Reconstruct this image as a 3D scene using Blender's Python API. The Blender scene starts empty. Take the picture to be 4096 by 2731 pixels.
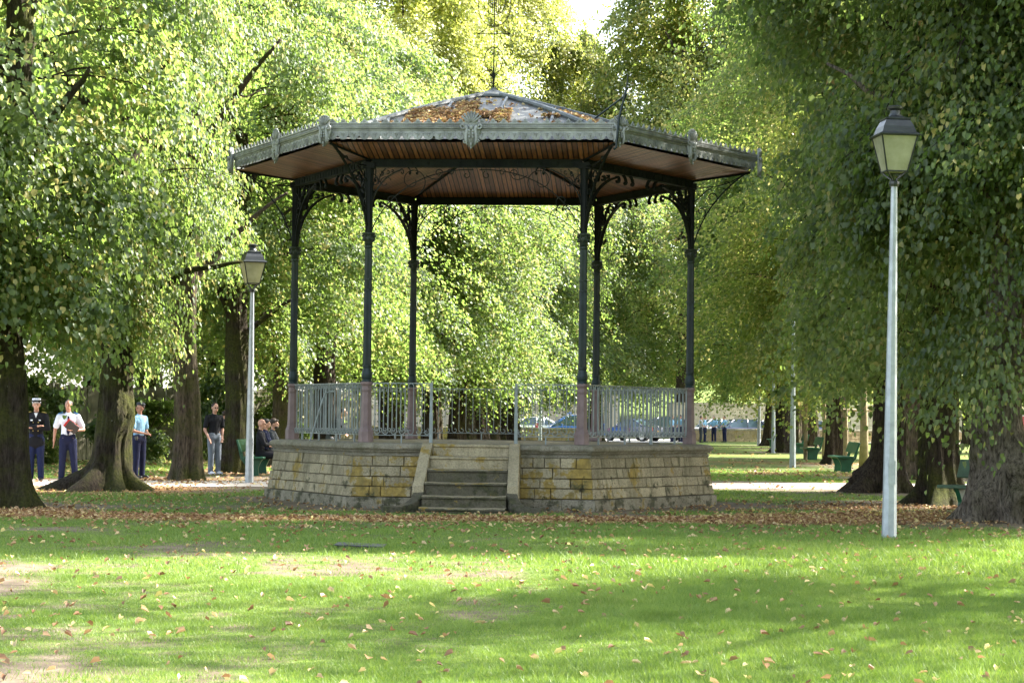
import bpy, math, random
import numpy as np
from mathutils import Vector, Matrix, Quaternion
R_ = math.radians
PI = math.pi
sc = bpy.context.scene
COL = sc.collection

# ---------------------------------------------------------------- camera
cam_d = bpy.data.cameras.new('camera'); cam = bpy.data.objects.new('camera', cam_d); COL.objects.link(cam)
cam_d.sensor_width = 36.0; cam_d.lens = 75.23; cam_d.clip_start = 0.5; cam_d.clip_end = 3000
cam.matrix_world = Matrix.Translation((0, 0, 1.4974)) @ Matrix.Rotation(R_(92.046), 4, 'X') @ Matrix.Rotation(R_(0.6565), 4, 'Z')
sc.camera = cam
# ---------------------------------------------------------------- light
SUN_AZ, SUN_EL = 66.0, 40.0          # degrees clockwise from +Y (view direction), elevation
w = bpy.data.worlds.new('World'); sc.world = w; w.use_nodes = True
wn = w.node_tree.nodes; wn.clear()
sky = wn.new('ShaderNodeTexSky'); sky.sky_type = 'NISHITA'; sky.sun_disc = False
sky.sun_elevation = R_(SUN_EL); sky.sun_rotation = R_(SUN_AZ); sky.air_density = 1.0; sky.dust_density = 2.0
bg = wn.new('ShaderNodeBackground'); bg.inputs['Strength'].default_value = 0.15
wo = wn.new('ShaderNodeOutputWorld')
bwn = wn.new('ShaderNodeRGBToBW'); cmb = wn.new('ShaderNodeMix'); cmb.data_type = 'RGBA'; cmb.blend_type = 'MULTIPLY'; cmb.inputs[0].default_value = 1; cmb.inputs[7].default_value = (1.02, 1.0, .95, 1)
mxs = wn.new('ShaderNodeMix'); mxs.data_type = 'RGBA'; mxs.inputs[0].default_value = .48      # thin bright cloud whitens the blue sky
w.node_tree.links.new(sky.outputs[0], bwn.inputs[0]); w.node_tree.links.new(bwn.outputs[0], cmb.inputs[6])
w.node_tree.links.new(sky.outputs[0], mxs.inputs[6]); w.node_tree.links.new(cmb.outputs[2], mxs.inputs[7]); w.node_tree.links.new(mxs.outputs[2], bg.inputs[0]); w.node_tree.links.new(bg.outputs[0], wo.inputs[0])
sl = bpy.data.lights.new('sun', 'SUN'); sl.energy = 5.0; sl.angle = R_(0.6); sl.color = (1.0, 0.945, 0.86)
sun = bpy.data.objects.new('sun', sl); COL.objects.link(sun)
sd = Vector((math.sin(R_(SUN_AZ))*math.cos(R_(SUN_EL)), math.cos(R_(SUN_AZ))*math.cos(R_(SUN_EL)), math.sin(R_(SUN_EL))))
sun.rotation_euler = sd.to_track_quat('Z', 'Y').to_euler()
sc.view_settings.view_transform = 'Standard'; sc.view_settings.look = 'None'
sc.view_settings.gamma = 1.0; sc.view_settings.exposure = 2.6
sc.render.engine = 'CYCLES'
cy = sc.cycles
cy.max_bounces = 6; cy.diffuse_bounces = 4; cy.glossy_bounces = 2; cy.transmission_bounces = 5; cy.transparent_max_bounces = 6
cy.caustics_reflective = False; cy.caustics_refractive = False
cy.sample_clamp_indirect = 6.0
cy.use_denoising = True

# ---------------------------------------------------------------- materials
MATS = {}
class NT:
    def __init__(s, name):
        s.m = bpy.data.materials.new(name); s.m.use_nodes = True
        s.t = s.m.node_tree; s.t.nodes.clear()
        s.out = s.t.nodes.new('ShaderNodeOutputMaterial')
        MATS[name] = s.m
    def n(s, typ, **kw):
        nd = s.t.nodes.new(typ)
        for k, v in kw.items():
            if k.startswith('i_'):
                key = k[2:]; key = int(key) if key.isdigit() else key.replace('_', ' ')
                if hasattr(v, 'is_output') or isinstance(v, bpy.types.NodeSocket): s.t.links.new(v, nd.inputs[key])
                else: nd.inputs[key].default_value = v
            else: setattr(nd, k, v)
        return nd
    def coord(s, which='Object', scale=(1, 1, 1)):
        c = s.n('ShaderNodeTexCoord'); mp = s.n('ShaderNodeMapping', i_Vector=c.outputs[which]); mp.inputs['Scale'].default_value = scale
        return mp.outputs[0]
    def noise(s, vec, scale, detail=4, rough=.55, out=0):
        return s.n('ShaderNodeTexNoise', i_Vector=vec, i_Scale=scale, i_Detail=detail, i_Roughness=rough).outputs[out]
    def ramp(s, fac, stops):
        r = s.n('ShaderNodeValToRGB', i_0=fac); e = r.color_ramp.elements
        while len(e) < len(stops): e.new(.5)
        for i, (p, c) in enumerate(stops):
            e[i].position = p; e[i].color = (c, c, c, 1) if not hasattr(c, '__len__') else (*c[:3], 1)
        return r.outputs[0]
    def mix(s, fac, a, b, mode='MIX'):
        m = s.n('ShaderNodeMix', data_type='RGBA', blend_type=mode)
        for k, v in ((0, fac), (6, a), (7, b)):
            if isinstance(v, bpy.types.NodeSocket): s.t.links.new(v, m.inputs[k])
            elif k == 0: m.inputs[0].default_value = v
            else: m.inputs[k].default_value = (*v[:3], 1)
        return m.outputs[2]
    def math(s, op, a, b=0.0, c=None):
        m = s.n('ShaderNodeMath', operation=op)
        for i, v in enumerate((a, b) if c is None else (a, b, c)):
            if isinstance(v, bpy.types.NodeSocket): s.t.links.new(v, m.inputs[i])
            else: m.inputs[i].default_value = v
        return m.outputs[0]
    def bump(s, h, strength=.4, dist=.01):
        return s.n('ShaderNodeBump', i_Height=h, i_Strength=strength, i_Distance=dist).outputs[0]
    def pbr(s, col, rough=.7, metal=0.0, normal=None, spec=.4, **kw):
        p = s.n('ShaderNodeBsdfPrincipled')
        for k, v in (('Base Color', col), ('Roughness', rough), ('Metallic', metal), ('Normal', normal), ('Specular IOR Level', spec)):
            if v is None: continue
            if isinstance(v, bpy.types.NodeSocket): s.t.links.new(v, p.inputs[k])
            elif k == 'Base Color': p.inputs[k].default_value = (*v[:3], 1)
            else: p.inputs[k].default_value = v
        for k, v in kw.items(): p.inputs[k.replace('_', ' ')].default_value = v
        s.t.links.new(p.outputs[0], s.out.inputs[0])
        return s.m
    def island(s): return s.n('ShaderNodeNewGeometry').outputs['Random Per Island']

def simple(name, col, rough=.7, metal=0, var=.25, scale=6, bump=.15, spec=.4, dist=.004):
    t = NT(name); v = t.coord()
    nz = t.noise(v, scale, 5)
    c2 = tuple(max(0, x*(1-var)) for x in col); c1 = tuple(min(1, x*(1+var)) for x in col)
    c = t.ramp(nz, [(.3, c2), (.7, c1)])
    return t.pbr(c, rough, metal, t.bump(t.noise(v, scale*6, 3), bump, dist) if bump else None, spec)

def leaf_mat(name, stops, tstops, trans=.52, gloss=.03, rough=.5):
    t = NT(name); isl = t.island()
    big = t.noise(t.coord('Object'), .9, 3)
    f = t.math('ADD', t.math('MULTIPLY', isl, .60), t.math('MULTIPLY', big, 1.0))
    f = t.math('SUBTRACT', f, .30)
    c = t.ramp(f, stops); c2 = t.ramp(f, tstops)
    d = t.n('ShaderNodeBsdfDiffuse', i_Color=c); tr = t.n('ShaderNodeBsdfTranslucent', i_Color=c2)
    mx = t.n('ShaderNodeMixShader', i_0=trans, i_1=d.outputs[0], i_2=tr.outputs[0])
    g = t.n('ShaderNodeBsdfGlossy', i_Color=(.9, .95, 1, 1), i_Roughness=rough)
    m2 = t.n('ShaderNodeMixShader', i_0=gloss, i_1=mx.outputs[0], i_2=g.outputs[0])
    t.t.links.new(m2.outputs[0], t.out.inputs[0]); return t.m

G1, G2, G3 = (.030, .055, .012), (.068, .105, .020), (.12, .16, .032)
Y1, O1 = (.36, .32, .07), (.38, .22, .08)
def lv(name, yel=.9, k=1.0, warm=0.0, **kw):
    pale = name.endswith('autumn'); O1 = (.40, .30, .14) if pale else (.38, .22, .08); Y1 = (.36, .36, .17) if pale else (.36, .32, .07)
    def s(c, m=1.0): return tuple(min(1, x*k*m) for x in c)
    def wm(c): return (min(1, c[0]*(1+warm)+.03*warm), c[1]*(1+.15*warm), c[2])
    st = [(0, s(G1)), (.35, s(wm(G2))), (.72, s(wm(G3))), (yel, s(Y1)), (.95, s(Y1)), (1.0, s(O1))]
    T1, T2, T3, TY, TO = (.13, .23, .035), (.23, .36, .065), (.33, .43, .10), (.54, .47, .18), (.56, .34, .16)
    if pale: TY, TO = (.56, .55, .29), (.56, .46, .26)
    ts = [(0, s(T1)), (.35, s(wm(T2))), (.72, s(wm(T3))), (yel, s(TY)), (.95, s(TY)), (1.0, s(TO))]
    return leaf_mat(name, st, ts, **kw)
lv('leaf_linden', .82); lv('leaf_linden_deep', .93, .82); lv('leaf_linden_turning', .74, 1.15, .2)
lv('leaf_linden_autumn', .68, 1.4, .35)

def grass_mat():
    t = NT('grass_blade'); isl = t.island()
    big = t.noise(t.coord('Object'), .8, 3)
    f = t.math('ADD', t.math('MULTIPLY', isl, .6), t.math('MULTIPLY', big, .55)); f = t.math('SUBTRACT', f, .08)
    c = t.ramp(f, [(0, (.062, .125, .024)), (.4, (.115, .20, .038)), (.78, (.19, .27, .065)), (1, (.40, .36, .18))])
    d = t.n('ShaderNodeBsdfDiffuse', i_Color=c); tr = t.n('ShaderNodeBsdfTranslucent', i_Color=t.mix(1.0, c, (1.6, 1.5, .8), 'MULTIPLY'))
    mx = t.n('ShaderNodeMixShader', i_0=.4, i_1=d.outputs[0], i_2=tr.outputs[0])
    g = t.n('ShaderNodeBsdfGlossy', i_Roughness=.45)
    m2 = t.n('ShaderNodeMixShader', i_0=.03, i_1=mx.outputs[0], i_2=g.outputs[0])
    t.t.links.new(m2.outputs[0], t.out.inputs[0])
grass_mat()
def litter_mat():
    t = NT('dry_leaf'); isl = t.island()
    c = t.ramp(isl, [(0, (.17, .085, .04)), (.3, (.28, .155, .07)), (.62, (.42, .27, .13)), (.85, (.55, .43, .22)), (1, (.55, .46, .14))])
    d = t.n('ShaderNodeBsdfDiffuse', i_Color=c); tr = t.n('ShaderNodeBsdfTranslucent', i_Color=c)
    mx = t.n('ShaderNodeMixShader', i_0=.3, i_1=d.outputs[0], i_2=tr.outputs[0])
    g = t.n('ShaderNodeBsdfGlossy', i_Roughness=.5)
    m2 = t.n('ShaderNodeMixShader', i_0=.04, i_1=mx.outputs[0], i_2=g.outputs[0])
    t.t.links.new(m2.outputs[0], t.out.inputs[0])
litter_mat()
def ground_mat():
    t = NT('park_ground'); v = t.coord('Object')
    a = t.n('ShaderNodeAttribute', attribute_name='turf').outputs['Fac']
    b = t.n('ShaderNodeAttribute', attribute_name='litter').outputs['Fac']
    n1 = t.noise(v, 2.2, 6); n2 = t.noise(v, 30, 4)
    soil = t.ramp(n1, [(.3, (.09, .068, .046)), (.6, (.165, .13, .09)), (.8, (.23, .19, .135))])
    turf = t.ramp(t.noise(v, 9, 5), [(.3, (.055, .085, .018)), (.55, (.10, .145, .026)), (.75, (.17, .18, .05))])
    m = t.math('ADD', a, t.math('MULTIPLY', t.math('SUBTRACT', n1, .5), 1.1))
    m = t.ramp(m, [(.35, 0), (.6, 1)])
    c = t.mix(m, soil, turf)
    lf = t.ramp(t.noise(v, 16, 5, .7), [(.35, (.10, .05, .022)), (.5, (.27, .14, .06)), (.65, (.42, .26, .12))])
    lm = t.ramp(t.math('ADD', b, t.math('MULTIPLY', t.math('SUBTRACT', n2, .5), 1.6)), [(.45, 0), (.6, 1)])
    c = t.mix(lm, c, lf)
    t.pbr(c, .95, 0, t.bump(n2, .6, .02), .15)
ground_mat()
def path_mat():
    t = NT('gravel'); v = t.coord('Object')
    c = t.ramp(t.noise(v, 3, 6), [(.3, (.30, .26, .22)), (.7, (.46, .41, .35))])
    c = t.mix(.5, c, t.ramp(t.noise(v, 60, 2), [(.3, (.26, .23, .2)), (.7, (.55, .50, .43))]))
    t.pbr(c, .95, 0, t.bump(t.noise(v, 70, 2), .5, .01), .2)
path_mat()
def bark_mat(name, c1, c2, moss=.45):
    t = NT(name); v = t.coord('Object', (1, 1, .22)); v2 = t.coord('Object')
    n = t.noise(v, 24, 8, .7); c = t.ramp(n, [(.36, c1), (.62, c2)])
    mm = t.ramp(t.noise(v2, 1.6, 5, .6), [(.5-moss*.25+.08, 0), (.68, 1)])
    mm = t.math('MULTIPLY', mm, moss*1.6)
    c = t.mix(mm, c, t.ramp(t.noise(v2, 22, 3), [(.3, (.03, .038, .01)), (.7, (.095, .10, .022))]))
    lich = t.ramp(t.noise(v2, 5, 4, .7), [(.68, 0), (.74, .7)])
    c = t.mix(lich, c, (.34, .35, .29))
    t.pbr(c, .95, 0, t.bump(t.noise(v, 20, 8, .75), 1.0, .12), .15)
bark_mat('bark', (.018, .013, .010), (.085, .065, .048), .35); bark_mat('bark_mossy', (.014, .011, .008), (.07, .055, .04), .75); bark_mat('bark_brown', (.03, .023, .017), (.15, .118, .086), .7)
bark_mat('bark_grey', (.04, .032, .024), (.27, .23, .18), .35)

def stone_mat(name, base, dark, moss=.3, lich=.0, streak=0, isl=True):
    t = NT(name); v = t.coord('Object')
    n = t.noise(v, 3.5, 7, .6); c = t.ramp(n, [(.32, dark), (.62, base)])
    if isl: c = t.mix(.55, c, t.ramp(t.island(), [(0, tuple(x*.6 for x in base)), (.5, base), (1, tuple(min(1, x*1.3) for x in base))]))
    c = t.mix(t.ramp(t.noise(v, 40, 3), [(.45, 0), (.62, .35)]), c, tuple(x*.4 for x in dark))
    if lich:
        m = t.ramp(t.noise(v, 2.4, 8, .72), [(.62-.2*lich, 0), (.66-.2*lich, .85)])
        fade = t.n('ShaderNodeSeparateXYZ', i_0=v).outputs[0]
        fade = t.ramp(t.math('ABSOLUTE', fade), [(0.0, 1), (1.0, 1)])
        c = t.mix(t.math('MULTIPLY', m, fade), c, t.ramp(t.noise(v, 12, 4), [(.3, (.17, .115, .022)), (.7, (.34, .24, .05))]))
    if moss:
        z = t.n('ShaderNodeSeparateXYZ', i_0=v).outputs[2]
        mz = t.math('ADD', t.noise(v, 4.0, 7, .7), t.math('MULTIPLY', z, -.12))
        m = t.ramp(mz, [(.60-.2*moss, 0), (.66-.18*moss, .9)])
        c = t.mix(m, c, t.ramp(t.noise(v, 18, 3), [(.3, (.022, .022, .014)), (.7, (.075, .078, .035))]))
    if streak:
        vs = t.coord('Object', (1, 1, .05))
        m = t.ramp(t.noise(vs, 7, 4), [(.50, 0), (.66, streak)])
        c = t.mix(m, c, (.10, .095, .05))
    t.pbr(c, .92, 0, t.bump(t.noise(v, 14, 8, .7), 1.0, .035), .25)
stone_mat('stone_block', (.37, .32, .21), (.12, .10, .06), .32, .28, .55)
stone_mat('stone_lichen', (.37, .32, .205), (.13, .105, .06), .30, .78, .4)
stone_mat('stone_coping', (.34, .31, .235), (.14, .13, .09), .22, .15, .45)
stone_mat('stone_plinth', (.25, .225, .165), (.07, .065, .045), .55, .1, .3)
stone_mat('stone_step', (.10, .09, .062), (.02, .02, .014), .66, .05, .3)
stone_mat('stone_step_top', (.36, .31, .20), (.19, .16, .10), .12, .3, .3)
stone_mat('stone_far', (.50, .45, .35), (.36, .32, .24), 0, 0, 0)
stone_mat('stone_low_wall', (.34, .27, .15), (.17, .13, .07), .3, .2, 0)
simple('mortar', (.07, .06, .045), .95)

def iron(name, c, var=.35, green=0.0, rough=.5, spec=.3):
    t = NT(name); v = t.coord('Object')
    cc = t.ramp(t.noise(v, 5, 6), [(.3, tuple(x*(1-var) for x in c)), (.7, tuple(x*(1+var) for x in c))])
    if green: cc = t.mix(t.ramp(t.noise(t.coord('Object', (1, 1, .3)), 2.2, 5), [(.45, 0), (.65, green)]), cc, (.05, .06, .012))
    t.pbr(cc, rough, 0, t.bump(t.noise(v, 60, 3), .2, .003), spec)
iron('iron_dark', (.006, .008, .0075), .4, .12, .6, .15); iron('iron_column', (.015, .026, .027), .4, .42, .42)
iron('paint_mauve', (.17, .12, .115), .2); iron('rail_paint', (.22, .25, .245), .25, .12, .45)
iron('zinc', (.285, .30, .285), .38, .08, .42); iron('beam_paint', (.010, .013, .012), .5, .1, .7, .12)
def zinc_roof():
    t = NT('zinc_roof'); v = t.coord('Object')
    c = t.ramp(t.noise(v, 1.8, 6), [(.3, (.06, .062, .056)), (.7, (.15, .155, .145))])
    t.pbr(c, .55, .0, t.bump(t.noise(v, 3, 3), .2, .02), .4)
zinc_roof()
iron('zinc_trim', (.13, .145, .15), .35, .1)
def wood_ceiling():
    t = NT('board_ceiling'); c0 = t.n('ShaderNodeTexCoord'); xyz = t.n('ShaderNodeSeparateXYZ', i_0=c0.outputs['Object'])
    u = t.math('MULTIPLY', xyz.outputs[0], 1/.085); fr = t.math('FRACT', t.math('ADD', u, 400.0)); fl = t.math('FLOOR', u)
    wn_ = t.n('ShaderNodeTexWhiteNoise', noise_dimensions='1D'); t.t.links.new(fl, wn_.inputs['W'])
    grain = t.noise(t.coord('Object', (14, 1.2, 1)), 4, 5)
    base = t.ramp(grain, [(.3, (.25, .09, .045)), (.7, (.52, .235, .125))])
    base = t.mix(t.math('MULTIPLY', wn_.outputs[0], .75), base, (.06, .022, .013))
    kn = t.n('ShaderNodeTexVoronoi', i_Vector=t.coord('Object', (5, 2.2, 1)), i_Scale=1.6).outputs['Distance']
    base = t.mix(t.ramp(kn, [(.05, .8), (.09, 0)]), base, (.05, .02, .012))
    gr = t.ramp(fr, [(.0, 1), (.10, 1), (.17, 0), (.85, 0), (.92, 1), (1.0, 1)])
    base = t.mix(gr, base, (.02, .01, .006))
    t.pbr(base, .42, 0, t.bump(t.math('SUBTRACT', 1.0, gr), .7, .008), .45)
wood_ceiling()
simple('galvanised', (.34, .37, .39), .42, .25, .18, 9, .1)
def glass_frost():
    t = NT('lamp_glass'); v = t.coord('Object')
    c = t.ramp(t.noise(v, 6, 4), [(.3, (.42, .42, .27)), (.7, (.58, .58, .42))])
    d = t.n('ShaderNodeBsdfDiffuse', i_Color=c); tr = t.n('ShaderNodeBsdfTranslucent', i_Color=c)
    mx = t.n('ShaderNodeMixShader', i_0=.55, i_1=d.outputs[0], i_2=tr.outputs[0])
    g = t.n('ShaderNodeBsdfGlossy', i_Roughness=.15)
    m2 = t.n('ShaderNodeMixShader', i_0=.08, i_1=mx.outputs[0], i_2=g.outputs[0]); t.t.links.new(m2.outputs[0], t.out.inputs[0])
glass_frost()
simple('black_iron', (.018, .022, .022), .38, 0, .4, 8, .1, .5)
simple('bench_green', (.007, .075, .034), .4, 0, .25, 5, .1, .5)
simple('bench_green_worn', (.055, .10, .055), .55, 0, .35, 5, .1, .4)
simple('stake_wood', (.24, .18, .10), .8, 0, .3, 6, .3)
simple('fence_board', (.15, .14, .09), .9, 0, .45, 2.0, .3)
simple('asphalt_pale', (.30, .29, .28), .95, 0, .12, 2)
simple('sign_red', (.50, .09, .11), .4, 0, .1, 3, 0); simple('sign_white', (.75, .75, .74), .4, 0, .05, 3, 0)
simple('cover_metal', (.05, .05, .055), .6, .2, .3, 8, .2); simple('cover_stone', (.12, .11, .09), .9)
simple('field', (.09, .16, .03), .95, 0, .3, .2, .3)
for nm, c, r in (('car_blue', (.02, .12, .42), .22), ('car_navy', (.008, .014, .055), .2), ('car_navy_light', (.02, .03, .10), .2), ('car_white', (.75, .76, .78), .25), ('car_silver', (.42, .45, .48), .25)):
    t = NT(nm); t.pbr(c, r, .0, None, .6, Coat_Weight=.6)
t = NT('car_glass'); t.pbr((.05, .09, .11), .06, 0, None, .9)
t = NT('tyre'); t.pbr((.015, .015, .015), .8)
t = NT('rim'); t.pbr((.45, .45, .46), .3, .7)
t = NT('tail_red'); t.pbr((.55, .015, .015), .2, 0, None, .6)
t = NT('lens_white'); t.pbr((.75, .78, .8), .15, 0, None, .6)
t = NT('plate_orange'); t.pbr((.75, .42, .06), .5)
t = NT('beacon_blue'); t.pbr((.03, .12, .7), .15, 0, None, .7)
t = NT('plastic_dark'); t.pbr((.02, .02, .022), .5)
def cloth(name, c, rough=.85, var=.18):
    t = NT(name); v = t.coord('Object')
    cc = t.ramp(t.noise(v, 7, 3), [(.3, tuple(x*(1-var) for x in c)), (.7, tuple(min(1, x*(1+var)) for x in c))])
    h = t.noise(t.coord('Object', (1, 1, .45)), 11, 3, .5)
    t.pbr(cc, rough, 0, t.bump(h, .9, .02), .25)
for nm, c in (('cloth_black', (.010, .010, .013)), ('cloth_navy', (.010, .013, .042)), ('cloth_trouser_blue', (.014, .020, .065)), ('cloth_white', (.72, .75, .84)), ('cloth_lightblue', (.24, .44, .62)), ('cloth_grey', (.15, .17, .20)), ('cloth_darkgrey', (.045, .05, .058)), ('cloth_blue_epaulette', (.06, .22, .55)), ('cloth_plaid', (.42, .42, .44))):
    cloth(nm, c)
simple('skin', (.50, .27, .19), .5, 0, .08, 8, .05); simple('skin_tan', (.42, .21, .14), .5, 0, .08, 8, .05)
simple('hair_brown', (.035, .022, .015), .6, 0, .4, 30, .4); simple('hair_grey', (.075, .06, .05), .6, 0, .3, 30, .3); simple('hair_black', (.012, .010, .010), .5, 0, .4, 30, .4)
simple('leather_black', (.012, .012, .013), .3, 0, .2, 8, .1, .5); simple('shoe_white', (.65, .65, .70), .5, 0, .1, 8, .1)
simple('book_red', (.62, .035, .03), .45, 0, .1, 8, 0); simple('book_brown', (.06, .045, .04), .5, 0, .1, 8, .1); simple('gold', (.6, .45, .15), .35, .8, .1, 8, 0); simple('eye_dark', (.03, .02, .018), .3, 0, .1, 8, 0)
M = MATS

# ---------------------------------------------------------------- mesh helpers
class MB:
    def __init__(s): s.v = []; s.f = []; s.mi = []; s.cur = 0; s.mats = []
    def mat(s, name):
        if name not in s.mats: s.mats.append(name)
        s.cur = s.mats.index(name); return s
    def add(s, vs, fs):
        b = len(s.v); s.v.extend([tuple(p) for p in vs])
        for f in fs: s.f.append(tuple(b+i for i in f)); s.mi.append(s.cur)
        return s
    def box(s, c, d, rot=None, taper=1.0, bev=0.0):
        hx, hy, hz = d[0]/2, d[1]/2, d[2]/2; P = []
        if bev:
            return s.bevbox(c, d, bev, rot)
        for z, k in ((-hz, 1), (hz, taper)):
            for x, y in ((-hx, -hy), (hx, -hy), (hx, hy), (-hx, hy)): P.append(Vector((x*k, y*k, z)))
        if rot is not None: P = [rot @ p for p in P]
        C = Vector(c); P = [p+C for p in P]
        return s.add(P, [(0, 3, 2, 1), (4, 5, 6, 7), (0, 1, 5, 4), (1, 2, 6, 5), (2, 3, 7, 6), (3, 0, 4, 7)])
    def bevbox(s, c, d, b, rot=None):
        hx, hy, hz = d[0]/2, d[1]/2, d[2]/2; P = []; C = Vector(c)
        rows = [(-hz, b), (-hz+b, 0), (hz-b, 0), (hz, b)]
        for z, i in rows:
            x, y = hx-i, hy-i; e = b if i == 0 else 0
            for px, py in ((-x+e, -y), (x-e, -y), (x, -y+e), (x, y-e), (x-e, y), (-x+e, y), (-x, y-e), (-x, -y+e)):
                P.append(Vector((px, py, z)))
        if rot is not None: P = [rot @ p for p in P]
        P = [p+C for p in P]; F = [tuple(range(7, -1, -1)), tuple(range(24, 32))]
        for r in range(3):
            for i in range(8): j = (i+1) % 8; F.append((r*8+i, r*8+j, r*8+8+j, r*8+8+i))
        return s.add(P, F)
    def tube(s, pts, rad, n=6, cap=True, cross=None, up=None):
        pts = [Vector(p) for p in pts]; m = len(pts)
        if not hasattr(rad, '__len__'): rad = [rad]*m
        cr = cross or [(math.cos(2*PI*i/n), math.sin(2*PI*i/n)) for i in range(n)]; n = len(cr)
        P = []; U = None
        for i in range(m):
            t = (pts[min(i+1, m-1)]-pts[max(i-1, 0)])
            t = t.normalized() if t.length > 1e-9 else Vector((0, 0, 1))
            if up is not None: A = Vector(up); A = (A - t*A.dot(t)).normalized()
            else:
                if U is None: A = t.orthogonal().normalized()
                else: A = U - t*U.dot(t); A = A.normalized() if A.length > 1e-6 else t.orthogonal().normalized()
            U = A; B = t.cross(A)
            for a, b in cr: P.append(pts[i] + (A*a + B*b)*rad[i])
        F = []
        for i in range(m-1):
            for j in range(n): k = (j+1) % n; F.append((i*n+j, i*n+k, i*n+n+k, i*n+n+j))
        if cap: F.append(tuple(range(n-1, -1, -1))); F.append(tuple((m-1)*n+j for j in range(n)))
        return s.add(P, F)
    def lathe(s, prof, n=16, c=(0, 0, 0), ph=0.0, sx=1, sy=1, cap=True):
        P = []
        for r, z in prof:
            for i in range(n): a = ph+2*PI*i/n; P.append((c[0]+r*math.cos(a)*sx, c[1]+r*math.sin(a)*sy, c[2]+z))
        F = []
        for i in range(len(prof)-1):
            for j in range(n): k = (j+1) % n; F.append((i*n+j, i*n+k, i*n+n+k, i*n+n+j))
        if cap: F.append(tuple(range(n-1, -1, -1))); F.append(tuple((len(prof)-1)*n+j for j in range(n)))
        return s.add(P, F)
    def prism(s, out, t, O=(0, 0, 0), U=(1, 0, 0), V=(0, 0, 1), N=(0, -1, 0)):
        O, U, V, N = map(Vector, (O, U, V, N)); k = len(out)
        P = [O+U*a+V*b for a, b in out] + [O+U*a+V*b+N*t for a, b in out]
        F = [tuple(range(k-1, -1, -1)), tuple(range(k, 2*k))]
        for i in range(k): j = (i+1) % k; F.append((i, j, k+j, k+i))
        return s.add(P, F)
    def ell(s, c, r, nu=10, nv=7, rot=None):
        P = []; C = Vector(c)
        for i in range(nv+1):
            th = PI*i/nv
            for j in range(nu):
                a = 2*PI*j/nu; p = Vector((r[0]*math.sin(th)*math.cos(a), r[1]*math.sin(th)*math.sin(a), -r[2]*math.cos(th)))
                P.append(C+(rot @ p if rot is not None else p))
        F = [(i*nu+j, i*nu+(j+1) % nu, (i+1)*nu+(j+1) % nu, (i+1)*nu+j) for i in range(nv) for j in range(nu)]
        return s.add(P, F)
    def build(s, name, mat=None, parent=None, loc=(0, 0, 0), rotz=0, smooth=False, data=None):
        me = bpy.data.meshes.new(name); me.from_pydata(s.v, [], s.f)
        if s.mats:
            for m in s.mats: me.materials.append(M[m])
            me.polygons.foreach_set('material_index', s.mi)
        else: me.materials.append(M[mat])
        if smooth: me.polygons.foreach_set('use_smooth', [True]*len(me.polygons))
        me.update()
        return link(name, me, parent, loc, rotz)
def link(name, me, parent=None, loc=(0, 0, 0), rotz=0):
    o = bpy.data.objects.new(name, me); COL.objects.link(o); o.location = loc; o.rotation_euler = (0, 0, rotz)
    if parent is not None: o.parent = parent
    return o
def tag(o, label=None, cat=None, group=None, kind=None):
    for k, v in (('label', label), ('category', cat), ('group', group), ('kind', kind)):
        if v: o[k] = v
    return o
def empty(name, loc=(0, 0, 0), rotz=0, **kw):
    o = bpy.data.objects.new(name, None); COL.objects.link(o); o.location = loc; o.rotation_euler = (0, 0, rotz); o.empty_display_size = .2
    return tag(o, **kw)
def copy_tree(o, parent=None):
    c = o.copy(); COL.objects.link(c)
    if parent is not None: c.parent = parent
    for ch in [x for x in COL.objects if x.parent == o]: copy_tree(ch, c)
    return c
def spiral(cx, cy, r0, r1, a0, a1, n=14):
    return [(cx+(r0+(r1-r0)*i/n)*math.cos(a0+(a1-a0)*i/n), cy+(r0+(r1-r0)*i/n)*math.sin(a0+(a1-a0)*i/n)) for i in range(n+1)]
def bez(p0, p1, p2, p3=None, n=12):
    o = []
    for i in range(n+1):
        t = i/n
        if p3 is None: o.append(tuple((1-t)**2*a+2*t*(1-t)*b+t*t*c for a, b, c in zip(p0, p1, p2)))
        else: o.append(tuple((1-t)**3*a+3*t*(1-t)**2*b+3*t*t*(1-t)*c+t**3*d for a, b, c, d in zip(p0, p1, p2, p3)))
    return o
def band(mb, pts2, w, t, O=(0, 0, 0), U=(1, 0, 0), V=(0, 0, 1), N=(0, 1, 0)):
    O, U, V = Vector(O), Vector(U), Vector(V)
    mb.tube([O+U*a+V*b for a, b in pts2], 1.0, cross=[(-w/2, -t/2), (w/2, -t/2), (w/2, t/2), (-w/2, t/2)], up=N)

# ---------------------------------------------------------------- bandstand
BX, BY, BTH = -0.3853, 38.4664, 4.3371
ZP, ZC, ZB, ZV = 1.068, 4.5525, 5.634, 6.0
RC, RB, RE = 3.5773, 4.08, 4.70
C6 = math.cos(PI/6)
bs = empty('bandstand', (BX, BY, 0), -R_(BTH), label='hexagonal iron bandstand on a pale stone base with a zinc canopy', cat='bandstand')
def hexloft(mb, prof, sub=1, jit=0, seed=1):
    rg = random.Random(seed); n = 6*sub; P = []
    for r, z in prof:
        for k in range(6):
            a0, a1 = R_(-120+60*k), R_(-60+60*k)
            for i in range(sub):
                t = i/sub; x = (1-t)*math.cos(a0)+t*math.cos(a1); y = (1-t)*math.sin(a0)+t*math.sin(a1)
                q = 1+rg.uniform(-jit, jit)/r if jit else 1
                P.append((r*x*q, r*y*q, z+(rg.uniform(-jit, jit)*.5 if jit else 0)))
    F = [(i*n+j, i*n+(j+1) % n, (i+1)*n+(j+1) % n, (i+1)*n+j) for i in range(len(prof)-1) for j in range(n)]
    mb.add(P, F)
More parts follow.
